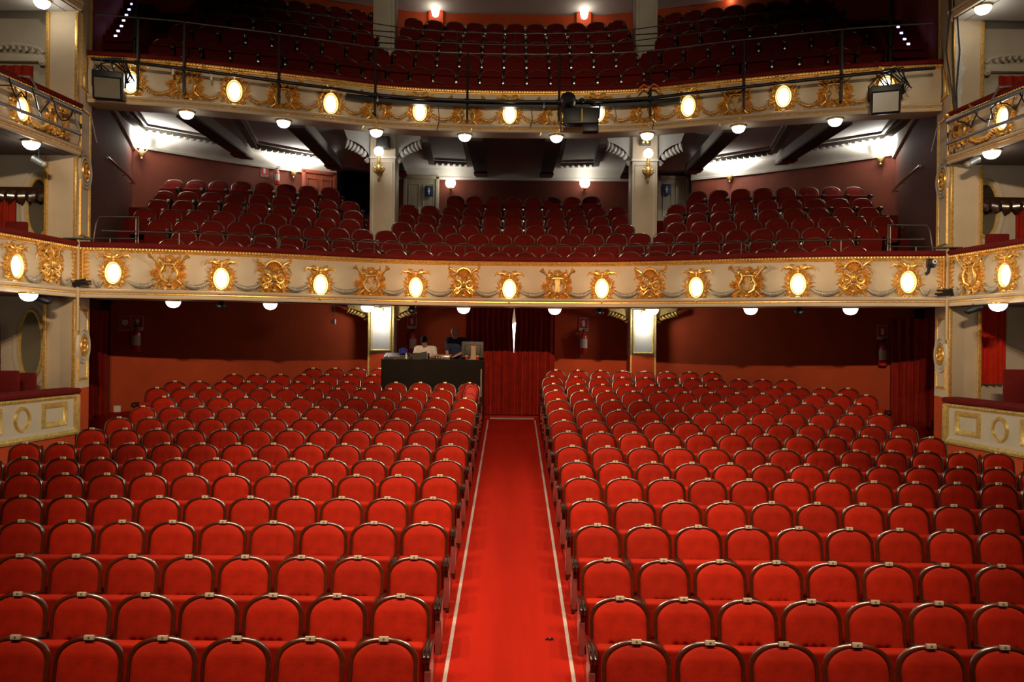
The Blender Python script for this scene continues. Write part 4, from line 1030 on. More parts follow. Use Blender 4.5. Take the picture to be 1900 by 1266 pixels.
sconce(off_wall(BACKL, 263, 272, 8.2, .2), R(25), 'bright brass sconce in the far left corner of the lower balcony', 130)
sconce(off_wall(mirror(BACKL), 1634, 283, 8.2, .2), R(-25), 'bright brass sconce in the far right corner of the lower balcony', 130)
for px, py in ((703, 281), (1203, 285)):
    sd = 'left' if px < 900 else 'right'
    p = at(px, py, 19.30); t = thing('column_sconce', 'gilded bracket with a glowing white globe on the %s lower balcony column' % sd, 'wall lamp', p, 0, 'globe sconces on the columns')
    Geo().ball((0, 0, 0), .118, 16).make('lamp_glass', 'lamp_glass_cool', t)
    g = Geo().lathe([(.012, -.70), (.035, -.66), (.02, -.61), (.045, -.57), (.085, -.48), (.075, -.39), (.03, -.33), (.05, -.25), (.035, -.17), (.05, -.12)], 14)
    for s in (-1, 1): g.scroll(s * .10, -.42, .08, 1.2, pi / 2, s, .012); g.leaf(s * .03, -.55, pi / 2 - s * .9, .2, .06, s * .5, .04)
    g.box(-.04, .04, 0, .26, -.50, -.40); g.make('bracket', 'gold', t)
    lamp(t, (0, -.20, .0), 11, (1.0, .95, .88), .10)
p = at(1197, 265, 19.48); t = thing('emergency_light', 'small emergency light box with two amber lamps on the right column', 'emergency light', p)
Geo().box(-.13, .13, -.06, .05, -.07, .07, bev=.015).make('housing', 'grey_plastic', t)
for s in (-1, 1): Geo().ball((s * .05, -.065, 0), (.028, .012, .028), 7).make('lamp_glass', 'amber_led', t)
p = at(712, 264, 19.40); t = thing('loudspeaker', 'small black loudspeaker at the head of the left lower balcony column', 'speaker', p)
Geo().box(-.16, .16, -.16, .10, -.17, .13, bev=.03).make('cabinet', 'black_plastic', t); Geo().box(-.13, .13, -.175, -.155, -.14, .10, bev=.006).make('grille', 'black_cloth', t); Geo().box(-.03, .03, .10, .16, -.03, .03).make('bracket', 'black_metal', t)

def extinguisher(p, rz, label, h=.52, material='extinguisher_red'):
    t = thing('fire_extinguisher', label, 'fire extinguisher', p, rz); k = h / .52
    S = lambda l: [(a * k, b * k) for a, b in l]
    Geo().lathe(S([(.01, -.26), (.07, -.255), (.078, -.23), (.078, .10), (.07, .145), (.04, .18), (.025, .20), (.025, .22)]), 20).make('cylinder', material, t, smooth=50)
    Geo().lathe(S([(.0795, -.14), (.0795, .06)]), 20, a0=-pi * .95, a1=-pi * .05).make('label_sheet', 'paper', t)
    g = Geo().lathe(S([(.022, .21), (.030, .225), (.030, .25), (.015, .262)]), 12); g.box(-.012, .10 * k, -.012, .012, .25 * k, .268 * k); g.box(-.012, .09 * k, -.010, .010, .285 * k, .30 * k); g.make('valve', 'black_metal', t)
    Geo().tube([(-.02, -.02, .235 * k), (-.10 * k, -.05, .20 * k), (-.115 * k, -.05, .05 * k), (-.10 * k, -.04, -.12 * k)], .012, 8).make('hose', 'black_plastic', t)
    Geo().box(-.03, .03, .06 * k, .12 * k, -.02, .02).make('wall_hook', 'black_metal', t); return t
def ext_sign(p, rz, label, wd=.21, h=.30, kind=0):
    """Red safety sign: a white extinguisher pictogram over the word EXTINTOR, or an alarm push point."""
    t = thing('safety_sign', label, 'sign', p, rz)
    Geo().box(-wd / 2, wd / 2, -.008, .004, -h / 2, h / 2, bev=.003).make('border', 'paper', t)
    Geo().box(-wd / 2 + .012, wd / 2 - .012, -.012, -.006, -h / 2 + (.07 if kind == 0 else .012), h / 2 - .012).make('field', 'sign_red', t)
    zc = .03
    if kind == 0:
        g = Geo().prism([(-.032, -.085 + zc), (.032, -.085 + zc), (.032, .03 + zc), (.016, .052 + zc), (.014, .066 + zc), (-.014, .066 + zc), (-.016, .052 + zc), (-.032, .03 + zc)], -.016, -.011)
        g.tube([(-.012, -.014, .062 + zc), (-.045, -.014, .058 + zc), (-.056, -.014, .02 + zc)], .006, 6); g.box(.0, .04, -.016, -.011, .070 + zc, .080 + zc); g.make('pictogram', 'white_paint', t)
        text('EXTINTOR', t, (0, -.013, -h / 2 + .038), .036, 'sign_red')
    else:
        Geo().ring(.045, .045, [(-.02, -.013), (-.01, -.017), (.012, -.017), (.02, -.012)], 24, Matrix.Translation((0, 0, .02))).make('pictogram', 'white_paint', t)
        Geo().ball((0, -.013, .02), (.018, .005, .018), 6).make('push_point', 'white_paint', t)
    return t
def text(s, parent, loc, size, material):
    c = bpy.data.curves.new('lettering', 'FONT'); c.body = s; c.size = size; c.align_x = 'CENTER'; c.align_y = 'CENTER'; c.extrude = .001
    tmp = bpy.data.objects.new('lettering', c); COL.objects.link(tmp); bpy.context.view_layer.update()
    me = bpy.data.meshes.new_from_object(tmp); bpy.data.objects.remove(tmp); me.materials.clear(); me.materials.append(MATS[material])
    o = link('lettering', me, parent); o.location = loc; o.rotation_euler = (R(90), 0, 0); return o
def on_wall(path, px, py, off=.02):
    p, rz, n = on_path(path, px, 2.5); p += n * off; p.z = ypx(py, px, p.y); return p, rz
BWL, BWR = WBs, [(-x, y) for x, y in WBs][::-1]
for px, py, W, lab, kd in ((763, 598, BWL, 'red extinguisher sign on the wall above the seated technician', 0), (1083, 602, BWR, 'red extinguisher sign on the wall right of the centre curtain', 0),
                           (255, 600, BWL, 'dim extinguisher sign beside the alarm sign, dark back wall left of the stalls', 0), (231, 600, BWL, 'dim alarm button sign with a ring, dark back wall left of the stalls', 1),
                           (1636, 617, BWR, 'dim extinguisher sign by the wide side curtain, right back wall', 0)):
    p, rz = on_wall(W, px, py); ext_sign(p, rz, lab, .24 if kd == 0 else .26, .34, kd)
for px, py, W, lab in ((766, 634, BWL, 'red fire extinguisher on the wall behind the seated technician'), (1083, 634, BWR, 'red fire extinguisher below its sign right of the centre curtain'),
                       (254, 628, BWL, 'shadowed fire extinguisher on the dark left back wall'), (1637, 655, BWR, 'shadowed fire extinguisher beside the wide side curtain on the right back wall')):
    p, rz = on_wall(W, px, py, .16); extinguisher(p, rz, lab, .62)
p, rz = on_wall(BWL, 219, 759); t = thing('socket_box', 'white square socket box low on the wall beside the left side curtain', 'socket', p, rz)
Geo().box(-.075, .075, -.03, .02, -.075, .075, bev=.01).make('cover', 'white_paint', t); Geo().frame(-.05, .05, -.05, .05, .012, .006, None, -.03).make('rim', 'paper', t)
p, rz = on_wall(BWR, 1660, 651); t = thing('socket_box', 'dim wall box beside the right shadowed fire extinguisher', 'socket', p, rz)
Geo().box(-.10, .10, -.03, .02, -.14, .14, bev=.01).make('cover', 'grey_plastic', t); Geo().ring(.04, .04, [(-.01, -.03), (0, -.045), (.01, -.03)], 16).make('push_point', 'sign_red', t)
a = at(493, 320, 22.9); t = ext_sign((a.x, 23.28 - .5, a.z), ANG, 'small red extinguisher sign at the back left of the lower balcony', .22, .32, 0)
a = at(514, 327, 22.85); extinguisher((a.x, 22.85, a.z), ANG, 'fire extinguisher next to the bright sconce at the back of the lower balcony', .5)

# ---- hand rail of the lower balcony with posts, and the side cages
t = thing('safety_rail', 'thin dark metal safety rail above the lower balcony velvet rail', 'railing')
RL = [(x, 15.75 - g_low(x) + .14) for x in lin(-7.45, 7.45, 61)]
Geo().tube([(x, y, 5.02) for x, y in RL], .013, 8).make('handrail', 'rail_metal', t)
for px in (333, 517, 694, 864, 1032, 1204, 1376, 1560):
    p, rz, n = on_path(RL, px, 4.9); Geo().tube([(p.x, p.y, 4.76), (p.x, p.y, 5.02)], .012, 8).make('post', 'rail_metal', t)
for s in (-1, 1):
    nm = 'left' if s < 0 else 'right'
    t = thing('stair_guard', 'dark metal guard frame at the %s end of the lower balcony, by the pillar' % nm, 'railing', (s * 7.35, 14.45, 4.2))
    pts = [(s * -.42, 0, .5), (s * -.42, 0, 1.12), (s * .30, .0, 1.12), (s * .36, 0, 1.0), (s * .42, 0, .6), (s * .30, 0, .56)]
    Geo().tube(pts, .016, 8).make('frame', 'rail_metal', t)
    Geo().tube([(s * -.42, 0, .72), (s * .40, 0, .72)], .012, 8).make('rail', 'rail_metal', t); Geo().tube([(s * -.36, .03, .5), (s * -.36, .03, 1.10)], .014, 8).make('post', 'rail_metal', t); Geo().tube([(s * .1, 0, .5), (s * .1, 0, .72)], .012, 8).make('post', 'rail_metal', t)
    for k in range(5): struct(Geo().box(*sorted((s * 7.3, s * 7.95)), 15.0 + .3 * k, 16.9, 4.05 + .17 * k, 4.22 + .17 * k, bev=.01).make('stairs_balcony', 'balcony_velvet'))
    # sloping handrail on the balcony's side wall
    t = thing('wall_handrail', 'dark handrail sloping along the %s side wall of the lower balcony' % nm, 'railing')
    Geo().tube([(s * 8.42, 16.2, 6.82), (s * 9.2, 18.6, 6.95), (s * 9.75, 20.1, 7.05)], .03, 8).make('handrail', 'dark_wood', t)
    for y, x in ((16.4, 8.48), (18.6, 9.2), (19.9, 9.67)): Geo().tube([(s * x, y, 6.85 + (y - 16.4) * .05), (s * (x + .16), y - .04, 6.82 + (y - 16.4) * .05)], .012, 6).make('bracket', 'black_metal', t)

# ------------------------------------------------------------------ upper balcony (gallery)
UROWS = [(17.0, 8.75), (17.9, 9.37), (18.8, 10.04), (19.8, 10.75), (20.7, 11.35), (21.6, 11.95)]
prof = [(16.4, 7.80)]
for i, (d, z) in enumerate(UROWS): zf = z - .885; prof += [(d - .62, prof[-1][1]), (d - .62, zf), (d + .27, zf)]
prof += [(24.4, zf)]
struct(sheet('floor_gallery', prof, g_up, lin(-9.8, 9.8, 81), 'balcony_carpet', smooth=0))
USPAN = [[(-7.0, 7.0)], [(-7.3, 7.3)], [(-7.3, 7.3)], [(-7.5, -3.7), (-2.75, 2.75), (3.7, 7.5)], [(-7.6, -3.7), (-2.75, 2.75), (3.7, 7.6)], [(-7.7, -3.7), (-2.75, 2.75), (3.7, 7.7)]]
for ri, ((d, z), spans) in enumerate(zip(UROWS, USPAN)):
    k = 0
    for x0, x1 in spans:
        for x, y, rz in arc_row(d, x0, x1, arc_n(d, x0, x1, g_up), g_up):
            k += 1
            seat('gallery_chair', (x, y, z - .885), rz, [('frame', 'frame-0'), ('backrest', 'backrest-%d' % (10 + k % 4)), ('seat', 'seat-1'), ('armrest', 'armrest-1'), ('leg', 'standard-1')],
                 'shadowed red seat, %s from the left in the %s row of the upper gallery' % (nth(k), nth(ri + 1)), 'seat', 'red seats of the upper gallery')
GBK = [(-7.98, 14.72), (-9.7, 19.9), (-7.6, 21.9), (-5.5, 23.2), (-2.7, 24.0), (2.7, 24.0), (5.5, 23.2), (7.6, 21.9), (9.7, 19.9), (7.98, 14.72)]
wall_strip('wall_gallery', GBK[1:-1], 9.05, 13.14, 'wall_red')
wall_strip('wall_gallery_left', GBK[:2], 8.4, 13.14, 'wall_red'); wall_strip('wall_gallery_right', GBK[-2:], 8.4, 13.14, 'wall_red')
struct(sheet('ceiling_gallery', [(17.6, 13.9), (24.4, 13.14)], g_up, lin(-9.8, 9.8, 41), 'ceiling_grey', True))
for i, (px, py, d) in enumerate(((547, 0, 22.9), (808, 22, 23.75), (1084, 26, 23.75), (1352, 0, 22.9))):
    p = at(px, py, d); t = thing('gallery_wall_lamp', 'bright lamp on the gallery back wall, %s from the left' % nth(i + 1), 'wall lamp', p, 0, 'lamps on the gallery back wall')
    struct(Geo().box(p.x - .22, p.x + .22, d + .12, d + .5, 10.5, 13.2).make('pillar_gallery', 'wall_red', smooth=0)); struct(Geo().box(p.x - .26, p.x + .26, d + .08, d + .5, p.z + .22, p.z + .30, bev=.01).make('trim_gallery', 'plaster_white'))
    Geo().lathe([(.03, -.16), (.09, -.12), (.12, 0), (.13, .10), (.10, .13)], 16).make('lamp_shade', 'lamp_glass', t); Geo().box(-.03, .03, 0, .11, -.12, -.06).make('bracket', 'brass', t)
    lamp(t, (0, -.22, -.1), 4, (1.0, .82, .6), .1)
t = thing('gallery_rail', 'dark metal rail crossing the gallery behind its third row', 'railing')
RG = [(x, 19.3 - g_up(x)) for x in lin(-7.2, 7.2, 61)]
for z in (10.70, 10.42): Geo().tube([(x, y, z) for x, y in RG], .014, 8).make('handrail', 'rail_metal', t)
for k in range(0, 61, 6): Geo().tube([(RG[k][0], RG[k][1], 9.2), (RG[k][0], RG[k][1], 10.70)], .014, 8).make('post', 'rail_metal', t)
for s in (-1, 1):
    nm = 'left' if s < 0 else 'right'
    led = [(216, 60), (221, 51), (227, 42), (231, 32), (236, 22), (241, 12), (246, 2)] if s < 0 else [(1684, 75), (1677, 66), (1671, 55), (1665, 44)]
    for i, (px, py) in enumerate(led):
        d = 15.8 + .4 * i; p = at(px, py, d)
        struct(Geo().box(p.x - .45, p.x + .45, d, d + 1.0, p.z - .35, p.z - .05, bev=.01).make('stairs_gallery', 'balcony_carpet'))
        t = thing('step_light', 'tiny blue-white step light, %s from the bottom of the %s gallery stairs' % (nth(i + 1), nm), 'step light', (p.x, d - .02, p.z - .09), 0, 'blue step lights on the gallery stairs')
        Geo().box(-.05, .05, -.012, .015, -.02, .03, bev=.005).make('housing', 'grey_metal', t); Geo().box(-.028, .028, -.022, -.010, -.014, .024, bev=.004).make('lens', 'led', t)
    p = at(250 if s < 0 else 1653, 40, 15.6)
    t = thing('stage_pole', 'tall dark steel pole standing at the %s end of the gallery' % nm, 'pole', (p.x, p.y, 8.2)); Geo().tube([(0, 0, 0), (0, 0, 4.5)], .045, 12).make('tube', 'black_metal', t); Geo().box(-.12, .12, -.12, .12, -.01, .02, bev=.005).make('foot_plate', 'black_metal', t)
# ------------------------------------------------------------------ lighting pipe, posts and gear in front of the upper balcony
PIPE = [(x, 16.2 - g_up(x) - .42) for x in lin(-7.6, 7.55, 91)]
t = thing('lighting_pipe', 'long curved black lighting pipe hung in front of the upper balcony', 'pipe')
pipe_z = lambda x: 7.94 + .0026 * x * x
Geo().tube([(x, y, pipe_z(x)) for x, y in PIPE], .032, 10).make('pipe', 'black_metal', t, smooth=60)
Geo().tube([(x, y + .10, 8.93) for x, y in PIPE], .016, 8).make('safety_line', 'rail_metal', t, smooth=60)
for px in (252, 341, 517, 697, 868, 1037, 1205, 1380, 1562):
    p, rz, n = on_path(PIPE, px, 8.0); f = -n
    Geo().tube([(p.x + f.x * .10, p.y + f.y * .10, 8.93), (p.x + f.x * .10, p.y + f.y * .10, 7.62)], .024, 8).make('post', 'black_metal', t)
    Geo().tube([(p.x + f.x * .10, p.y + f.y * .10, 7.66), (p.x + f.x * .40, p.y + f.y * .40, 7.70)], .018, 8).make('foot', 'black_metal', t)
    zp = pipe_z(p.x); g = Geo().ball((p.x, p.y, zp), (.055, .055, .05), 7); g.tube([(p.x, p.y, zp), (p.x + f.x * .12, p.y + f.y * .12, zp + .02)], .03, 8); g.make('clamp', 'black_metal', t)
for px in (320, 392, 700, 1010):
    p, rz, n = on_path(PIPE, px, 7.9); Geo().lathe([(.012, -.12), (.022, -.10), (.018, -.03), (.012, .0)], 10, Matrix.Translation((p.x, p.y, pipe_z(p.x) - .02))).make('hanging_tag', 'white_paint' if px < 600 else 'grey_metal', t)
t = thing('cable_trough', 'black cable trough with tangled cables behind the centre of the lighting pipe', 'cable tray')
TR_ = [(x, 16.2 - g_up(x) - .22) for x in lin(-3.35, 3.3, 41)]
Geo().sweep(TR_, [(.07, 7.865), (.09, 7.865), (.09, 7.95), (.07, 7.95), (.07, 7.88), (-.06, 7.88), (-.06, 7.95), (-.08, 7.95), (-.08, 7.865)], True).make('trough', 'black_metal', t, smooth=30)
r = random.Random(11)
for k in range(7):
    a, b = sorted((r.uniform(-3.2, 3.1), r.uniform(-3.2, 3.1)));
    if b - a < 1.2: b = min(a + 1.6, 3.2)
    pts = [(x, 16.2 - g_up(x) - .22 + r.uniform(-.05, .05), 7.965 + r.uniform(-.01, .035)) for x in lin(a, b, 18)]
    Geo().tube(pts, .014, 6).make('cable', ('black_plastic', 'beige_plastic', 'paper')[k % 3], t, smooth=60)
for k, px in enumerate((812, 985, 1140, 1212)):
    p, rz, n = on_path(TR_, px, 7.7); dz = r.uniform(.25, .6)
    Geo().tube([(p.x, p.y, 7.90), (p.x + .03, p.y - .03, 7.80 - dz * .5), (p.x - .02, p.y - .02, 7.80 - dz)], .007, 5).make('hanging_wire', 'black_plastic', t)
# orange tape tied to one post
p, rz, n = on_path(PIPE, 1205, 8.2); p -= n * .06
t = thing('ribbon', 'orange ribbon tied round a post of the upper balcony right of centre', 'ribbon', (p.x, p.y, 8.17), rz)
for s in (-1, 1): Geo().tube([(0, -.04, 0), (s * .10, -.06, .05), (s * .17, -.05, .0), (s * .24, -.04, -.09)], [.02, .045, .04, .012], 6, flat=.4).make('tail', 'orange_tape', t)
Geo().ball((0, -.05, 0), .035, 6).make('knot', 'orange_tape', t)
# theatre floodlights hung at both ends
def flood(px, py, label, yaw):
    p, rz, n = on_path(PIPE, px, 7.8); q = at(px, py, p.y - .05)
    t = thing('floodlight', label, 'floodlight', (p.x, p.y - .04, q.z), rz + yaw)
    M = Matrix.Rotation(R(10), 4, 'X')
    g = Geo().box(-.25, .25, -.10, .16, -.24, .26, M, bev=.02); g.make('housing', 'black_metal', t)
    Geo().frame(-.24, .24, -.24, .16, .035, .03, M, -.10).make('glass_frame', 'black_metal', t)
    Geo().box(-.21, .21, -.112, -.095, -.21, .13, M).make('glass', 'flood_glass', t)
    top = pipe_z(p.x) - q.z
    for s in (-1, 1): Geo().tube([(s * .27, .03, .0), (s * .27, .03, .28), (s * .10, .03, top - .06), (0, .04, top - .03)], .016, 8).make('yoke', 'black_metal', t)
    Geo().ball((0, .04, top), (.06, .06, .05), 7).make('clamp', 'black_metal', t)
    r = random.Random(int(px)); g = Geo()
    for k in range(5): g.tube([(r.uniform(-.15, .1), -.02, .26), (r.uniform(-.3, .1), -.08, top - .03), (r.uniform(0, .3), -.07, top + .02), (.27 + .04 * k, -.03, top - .16 - .05 * k), (.28, .05, .1)], .014, 6)
    g.make('cable', 'black_plastic', t, smooth=60)
flood(204, 160, 'square black floodlight with pale glass at the left end of the upper balcony pipe', .10)
flood(1640, 186, 'square black floodlight with pale glass at the right end of the upper balcony pipe', -.16)
# moving head spotlight in the middle
p, rz, n = on_path(PIPE, 1078, 7.8); z = at(1078, 220, p.y - .1).z
t = thing('stage_spotlight', 'black stage spotlight with a yellow stripe hung at the centre of the upper balcony', 'spotlight', (p.x, p.y - .16, z), rz)
Geo().box(-.36, .34, -.16, .16, -.15, .16, bev=.025).make('housing', 'black_metal', t)
Geo().box(-.30, -.02, -.172, -.155, -.11, .11, bev=.008).make('front_grille', 'black_plastic', t)
Geo().box(.0, .022, -.175, -.155, -.13, .13).make('stripe', 'yellow_tape', t)
Geo().box(.02, .34, -.10, .12, -.30, -.15, bev=.02).make('base', 'black_metal', t)
Geo().lathe([(.02, -.12), (.14, -.11), (.155, .0), (.15, .10), (.11, .16), (.02, .17)], 18, Matrix.Translation((-.27, .02, .34)) @ Matrix.Rotation(R(75), 4, 'X')).make('lens_barrel', 'black_metal', t)
for s in (-1, 1): Geo().tube([(s * .34, .06, .0), (s * .36, .06, .26), (s * .10, .10, 7.95 - z)], .02, 8).make('yoke', 'black_metal', t)
Geo().ball((0, .14, 7.95 - z), (.06, .06, .05), 7).make('clamp', 'black_metal', t)
Geo().tube([(-.1, -.1, .16), (-.3, -.2, .25), (-.42, -.1, .1), (-.40, -.06, -.12), (-.30, -.1, -.2)], .016, 6).make('cable', 'black_plastic', t)
# small cameras and sensors under the lower balcony edge
for px, py, lab in ((410, 562, 'small dark camera under the lower balcony edge left of the column'), (765, 576, 'small dark camera under the lower balcony edge above the seated technician'),
                    (1113, 578, 'small dark camera under the lower balcony edge beside the right column'), (1482, 575, 'small dark camera under the lower balcony edge over the right seats')):
    p, rz, n = on_path([(x, y + .42) for x, y in LOW], px, 3.75); z = 3.80
    t = thing('dome_camera', lab, 'camera', (p.x, p.y, z), 0, 'cameras under the lower balcony')
    Geo().lathe([(.02, 0), (.055, -.005), (.06, -.03), (.03, -.04)], 16).make('mount', 'grey_plastic', t); Geo().ball((0, -.02, -.085), (.09, .09, .075), 10).make('dome', 'black_plastic', t); Geo().ball((0, -.075, -.10), (.035, .04, .035), 8).make('lens', 'grey_metal', t)
p, rz, n = on_path(LOW, 1724, 4.4); p.z = ypx(490, 1724, p.y); p += n * .03
t = thing('security_camera', 'small black camera on the lower balcony front near its right end', 'camera', p, rz)
Geo().box(-.06, .06, -.02, .02, -.07, .09, bev=.01).make('base', 'black_metal', t); Geo().lathe([(.055, -.10), (.06, 0), (.055, .08), (.02, .10)], 14, Matrix.Translation((.01, -.10, .02)) @ Matrix.Rotation(R(90), 4, 'X')).make('body', 'black_plastic', t)
Geo().ring(.030, .030, [(-.012, -.202), (0, -.21), (.012, -.202)], 18, Matrix.Translation((.01, 0, .02))).make('lens_ring', 'white_paint', t); Geo().tube([(-.02, -.03, -.05), (-.05, -.06, -.16), (-.09, -.05, -.19)], .03, 8).make('arm', 'black_metal', t)
for s, px, py in ((-1, 72, 300), (1, 1805, 300)):
    p = at(px, py, 13.3)
    t = thing('box_spotlight', 'small pale clamp spotlight under the %s upper box floor' % ('left' if s < 0 else 'right'), 'spotlight', (p.x, p.y, p.z))
    Geo().lathe([(.03, -.10), (.055, -.08), (.06, .06), (.075, .10)], 14, Matrix.Rotation(R(60) * s, 4, 'Y')).make('body', 'grey_metal', t); Geo().tube([(0, 0, .0), (0, 0, 6.34 - p.z)], .012, 8).make('stem', 'black_metal', t); Geo().ball((s * -.10, 0, -.05), .055, 8).make('lens', 'flood_glass', t)
    p = at(80 if s < 0 else 1805, 549 if s < 0 else 573, 13.2)
    t = thing('box_spotlight', 'small black clamp spotlight under the %s lower box floor by the pillar' % ('left' if s < 0 else 'right'), 'spotlight', (p.x, p.y, min(p.z, 3.72)))
    Geo().lathe([(.03, -.14), (.06, -.10), (.065, .08), (.085, .13)], 14, Matrix.Rotation(R(70) * s, 4, 'Y')).make('body', 'black_metal', t); Geo().tube([(0, 0, 0), (0, 0, 3.81 - min(p.z, 3.72))], .012, 8).make('stem', 'black_metal', t)
p = at(619, 597, 19.2)
t = thing('hanging_sensor', 'small white box hanging on a wire under the balcony left of the column', 'sensor', (p.x, p.y, p.z))
Geo().box(-.05, .05, -.05, .05, -.055, .055, bev=.01).make('housing', 'white_paint', t); Geo().tube([(0, 0, .05), (-.02, 0, .15), (.02, .01, .26), (0, 0, 4.03 - p.z)], .010, 6).make('wire', 'grey_plastic', t)
# repaired plaster on the right upper pillar
t = struct(Geo().add([(x, 13.944, z) for x, z in [(7.82, 8.85), (7.93, 8.86), (7.95, 8.5), (7.99, 8.42), (7.97, 8.2), (8.05, 8.05), (8.02, 7.95), (7.96, 7.9), (8.0, 7.7), (7.96, 7.5), (7.98, 7.3), (7.85, 7.3), (7.86, 7.7), (7.84, 8.1), (7.86, 8.4)]], [tuple(range(15))]).make('trim_plaster_patch', 'plaster_patch', smooth=0))
for s in (-1, 1):                                                     # slim pipe dropping down the pillar corner with its bracket
    nm = 'left' if s < 0 else 'right'
    x = s * 7.70
    t = thing('corner_pole', 'thin gilt coloured pole with a small shelf at the corner of the %s lower box' % nm, 'pole', (x, 13.84, 3.2))
    Geo().tube([(0, 0, 0), (0, 0, 1.62)], .026, 10).make('pole', 'beige_plastic', t); Geo().box(-.24, .24, -.06, .10, 1.62, 1.645, bev=.006).make('shelf', 'grey_plastic', t)
    g = Geo(); rr = random.Random(3 + s)
    for k in range(5): g.tube([(rr.uniform(-.25, -.05), rr.uniform(-.06, .0), .78 + .03 * k), (0, -.05, .80 + .02 * k), (rr.uniform(.05, .3), rr.uniform(-.06, 0), .79 + .03 * k)], .018, 6)
    g.make('clamp', 'black_metal', t)
t = thing('pillar_cable', 'black cables hanging down the right pillar beside the upper balcony', 'cable')
for k in range(3): Geo().tube([(7.62 + .08 * k, 13.80, 10.2 - .2 * k), (7.70 + .05 * k, 13.82, 9.1), (7.60 + .12 * k, 13.78, 8.3), (7.72 + .04 * k, 13.80, 7.6), (7.80, 13.76, 7.1), (7.74, 13.78, 6.3)], .014, 6).make('strand', 'black_plastic', t)

# ------------------------------------------------------------------ sound desk and the two technicians
ZP = 1.70
struct(Geo().box(-2.93, -.72, 17.82, 19.45, 1.2, ZP).make('floor_sound_platform', 'platform_carpet', smooth=0))
ZD = at(800, 667, 17.9).z
t = thing('sound_desk', 'long sound desk draped in black cloth behind the rearmost left seats', 'desk', (-1.82, 18.2, 0))
xa, xb = at(708, 667, 17.85).x + 1.82, at(897, 667, 17.85).x + 1.82
g = Geo().box(xa - .01, xb + .01, -.37, .28, ZD - .03, ZD, bev=.008); g.make('table_top', 'black_plastic', t)
n = 80; vs_ = []; g = Geo()
for z in lin(1.30, ZD - .005, 8):
    for i in range(n + 1): x = xa + (xb - xa) * i / n; vs_.append((x, -.385 - .010 * sin(i * .9) * (ZD - z) - .006 * sin(i * .37), z))
g.add(vs_, [(j * (n + 1) + i, j * (n + 1) + i + 1, (j + 1) * (n + 1) + i + 1, (j + 1) * (n + 1) + i) for j in range(7) for i in range(n)])
for x in (xa - .004, xb + .004): g.add([(x, -.38, 1.3), (x, .26, 1.3), (x, .26, ZD - .01), (x, -.38, ZD - .01)], [(0, 1, 2, 3)])
g.make('cloth', 'black_cloth', t, smooth=60)
for sx_ in (xa + .08, xb - .08):
    for sy in (-.3, .22): Geo().tube([(sx_, sy, ZP if sy > -.3 else 1.32), (sx_, sy, ZD - .03)], .022, 8).make('leg', 'grey_metal', t)
p = at(893, 690, 17.82); Geo().box(p.x + 1.82 - .012, p.x + 1.82 + .012, -.42, -.395, 1.5, p.z + .06).make('edge_strip', 'beige_plastic', t)
def ondesk(px, d=18.1): return at(px, 650, d).x
t = thing('mixing_console', 'dark mixing console at the left end of the sound desk', 'mixing console', (ondesk(737), 18.15, ZD))
M = Matrix.Rotation(R(12), 4, 'X'); Geo().box(-.30, .30, -.20, .24, .0, .09, M, bev=.015).make('body', 'grey_plastic', t)
for k in range(12): Geo().box(-.26 + .045 * k, -.245 + .045 * k, -.14 + .02 * (k % 3), -.11 + .02 * (k % 3), .09, .105, M).make('fader', 'paper', t)
t = thing('cap', 'blue cap lying on the mixing console', 'cap', (ondesk(747), 18.22, ZD + .13))
Geo().lathe([(.11, 0), (.112, .04), (.095, .09), (.05, .12), (.01, .128)], 18).make('crown', 'cap_blue', t); Geo().add([(.11 * cos(a), .11 * sin(a), .005) for a in lin(pi, 2 * pi, 12)] + [(.13 * cos(a), .20 * sin(a), -.01) for a in lin(pi, 2 * pi, 12)], [(i, i + 1, i + 13, i + 12) for i in range(11)]).make('peak', 'cap_blue', t)
t = thing('equipment_case', 'open black equipment case in front of the technician in the white shirt', 'case', (ondesk(784), 18.0, ZD))
Geo().box(-.20, .16, -.14, .16, 0, .14, bev=.015).make('case', 'black_plastic', t); Geo().box(-.20, .16, -.16, -.15, .0, .15, Matrix.Rotation(R(-14), 4, 'Y')).make('lid', 'black_plastic', t); Geo().box(.115, .145, -.155, -.14, .02, .12, bev=.005).make('white_label', 'white_paint', t)
t = thing('water_bottle', 'small clear bottle beside the mixing console', 'bottle', (ondesk(754, 17.95), 17.95, ZD)); Geo().lathe([(.02, 0), (.025, .01), (.025, .09), (.012, .12), (.012, .14)], 12).make('body', 'white_paint', t); Geo().lathe([(.013, .14), (.013, .155), (.002, .156)], 12).make('cap', 'cap_blue', t)
t = thing('rack_unit', 'low reddish rack unit with a wooden lid between the two technicians', 'rack unit', (ondesk(821), 18.15, ZD))
Geo().box(-.17, .19, -.18, .2, 0, .085, bev=.01).make('body', 'seat_wood', t); Geo().box(-.20, .21, -.21, .22, .085, .105, bev=.005).make('lid', 'beige_plastic', t)
for k in range(5): Geo().lathe([(.015, 0), (.012, .012), (.004, .014)], 10, Matrix.Translation((-.12 + .06 * k, -.185, .045)) @ Matrix.Rotation(R(90), 4, 'X')).make('knob', 'paper', t)
t = thing('computer_monitor', 'back of a dark computer monitor on a beige stand at the desk end', 'monitor', (ondesk(878), 18.1, ZD))
Geo().box(-.27, .24, .0, .05, .04, .42, bev=.02).make('screen_housing', 'grey_plastic', t); Geo().box(-.20, .17, -.03, .01, .10, .34, bev=.03).make('rear_bulge', 'grey_plastic', t)
Geo().prism([(-.07, 0), (.09, 0), (.075, .06), (.06, .12), (.06, .29), (.08, .32), (-.06, .32), (-.045, .29), (-.045, .12), (-.055, .06)], -.07, -.03).make('stand', 'beige_plastic', t); Geo().box(-.12, .13, -.14, .10, 0, .018, bev=.006).make('foot', 'beige_plastic', t)
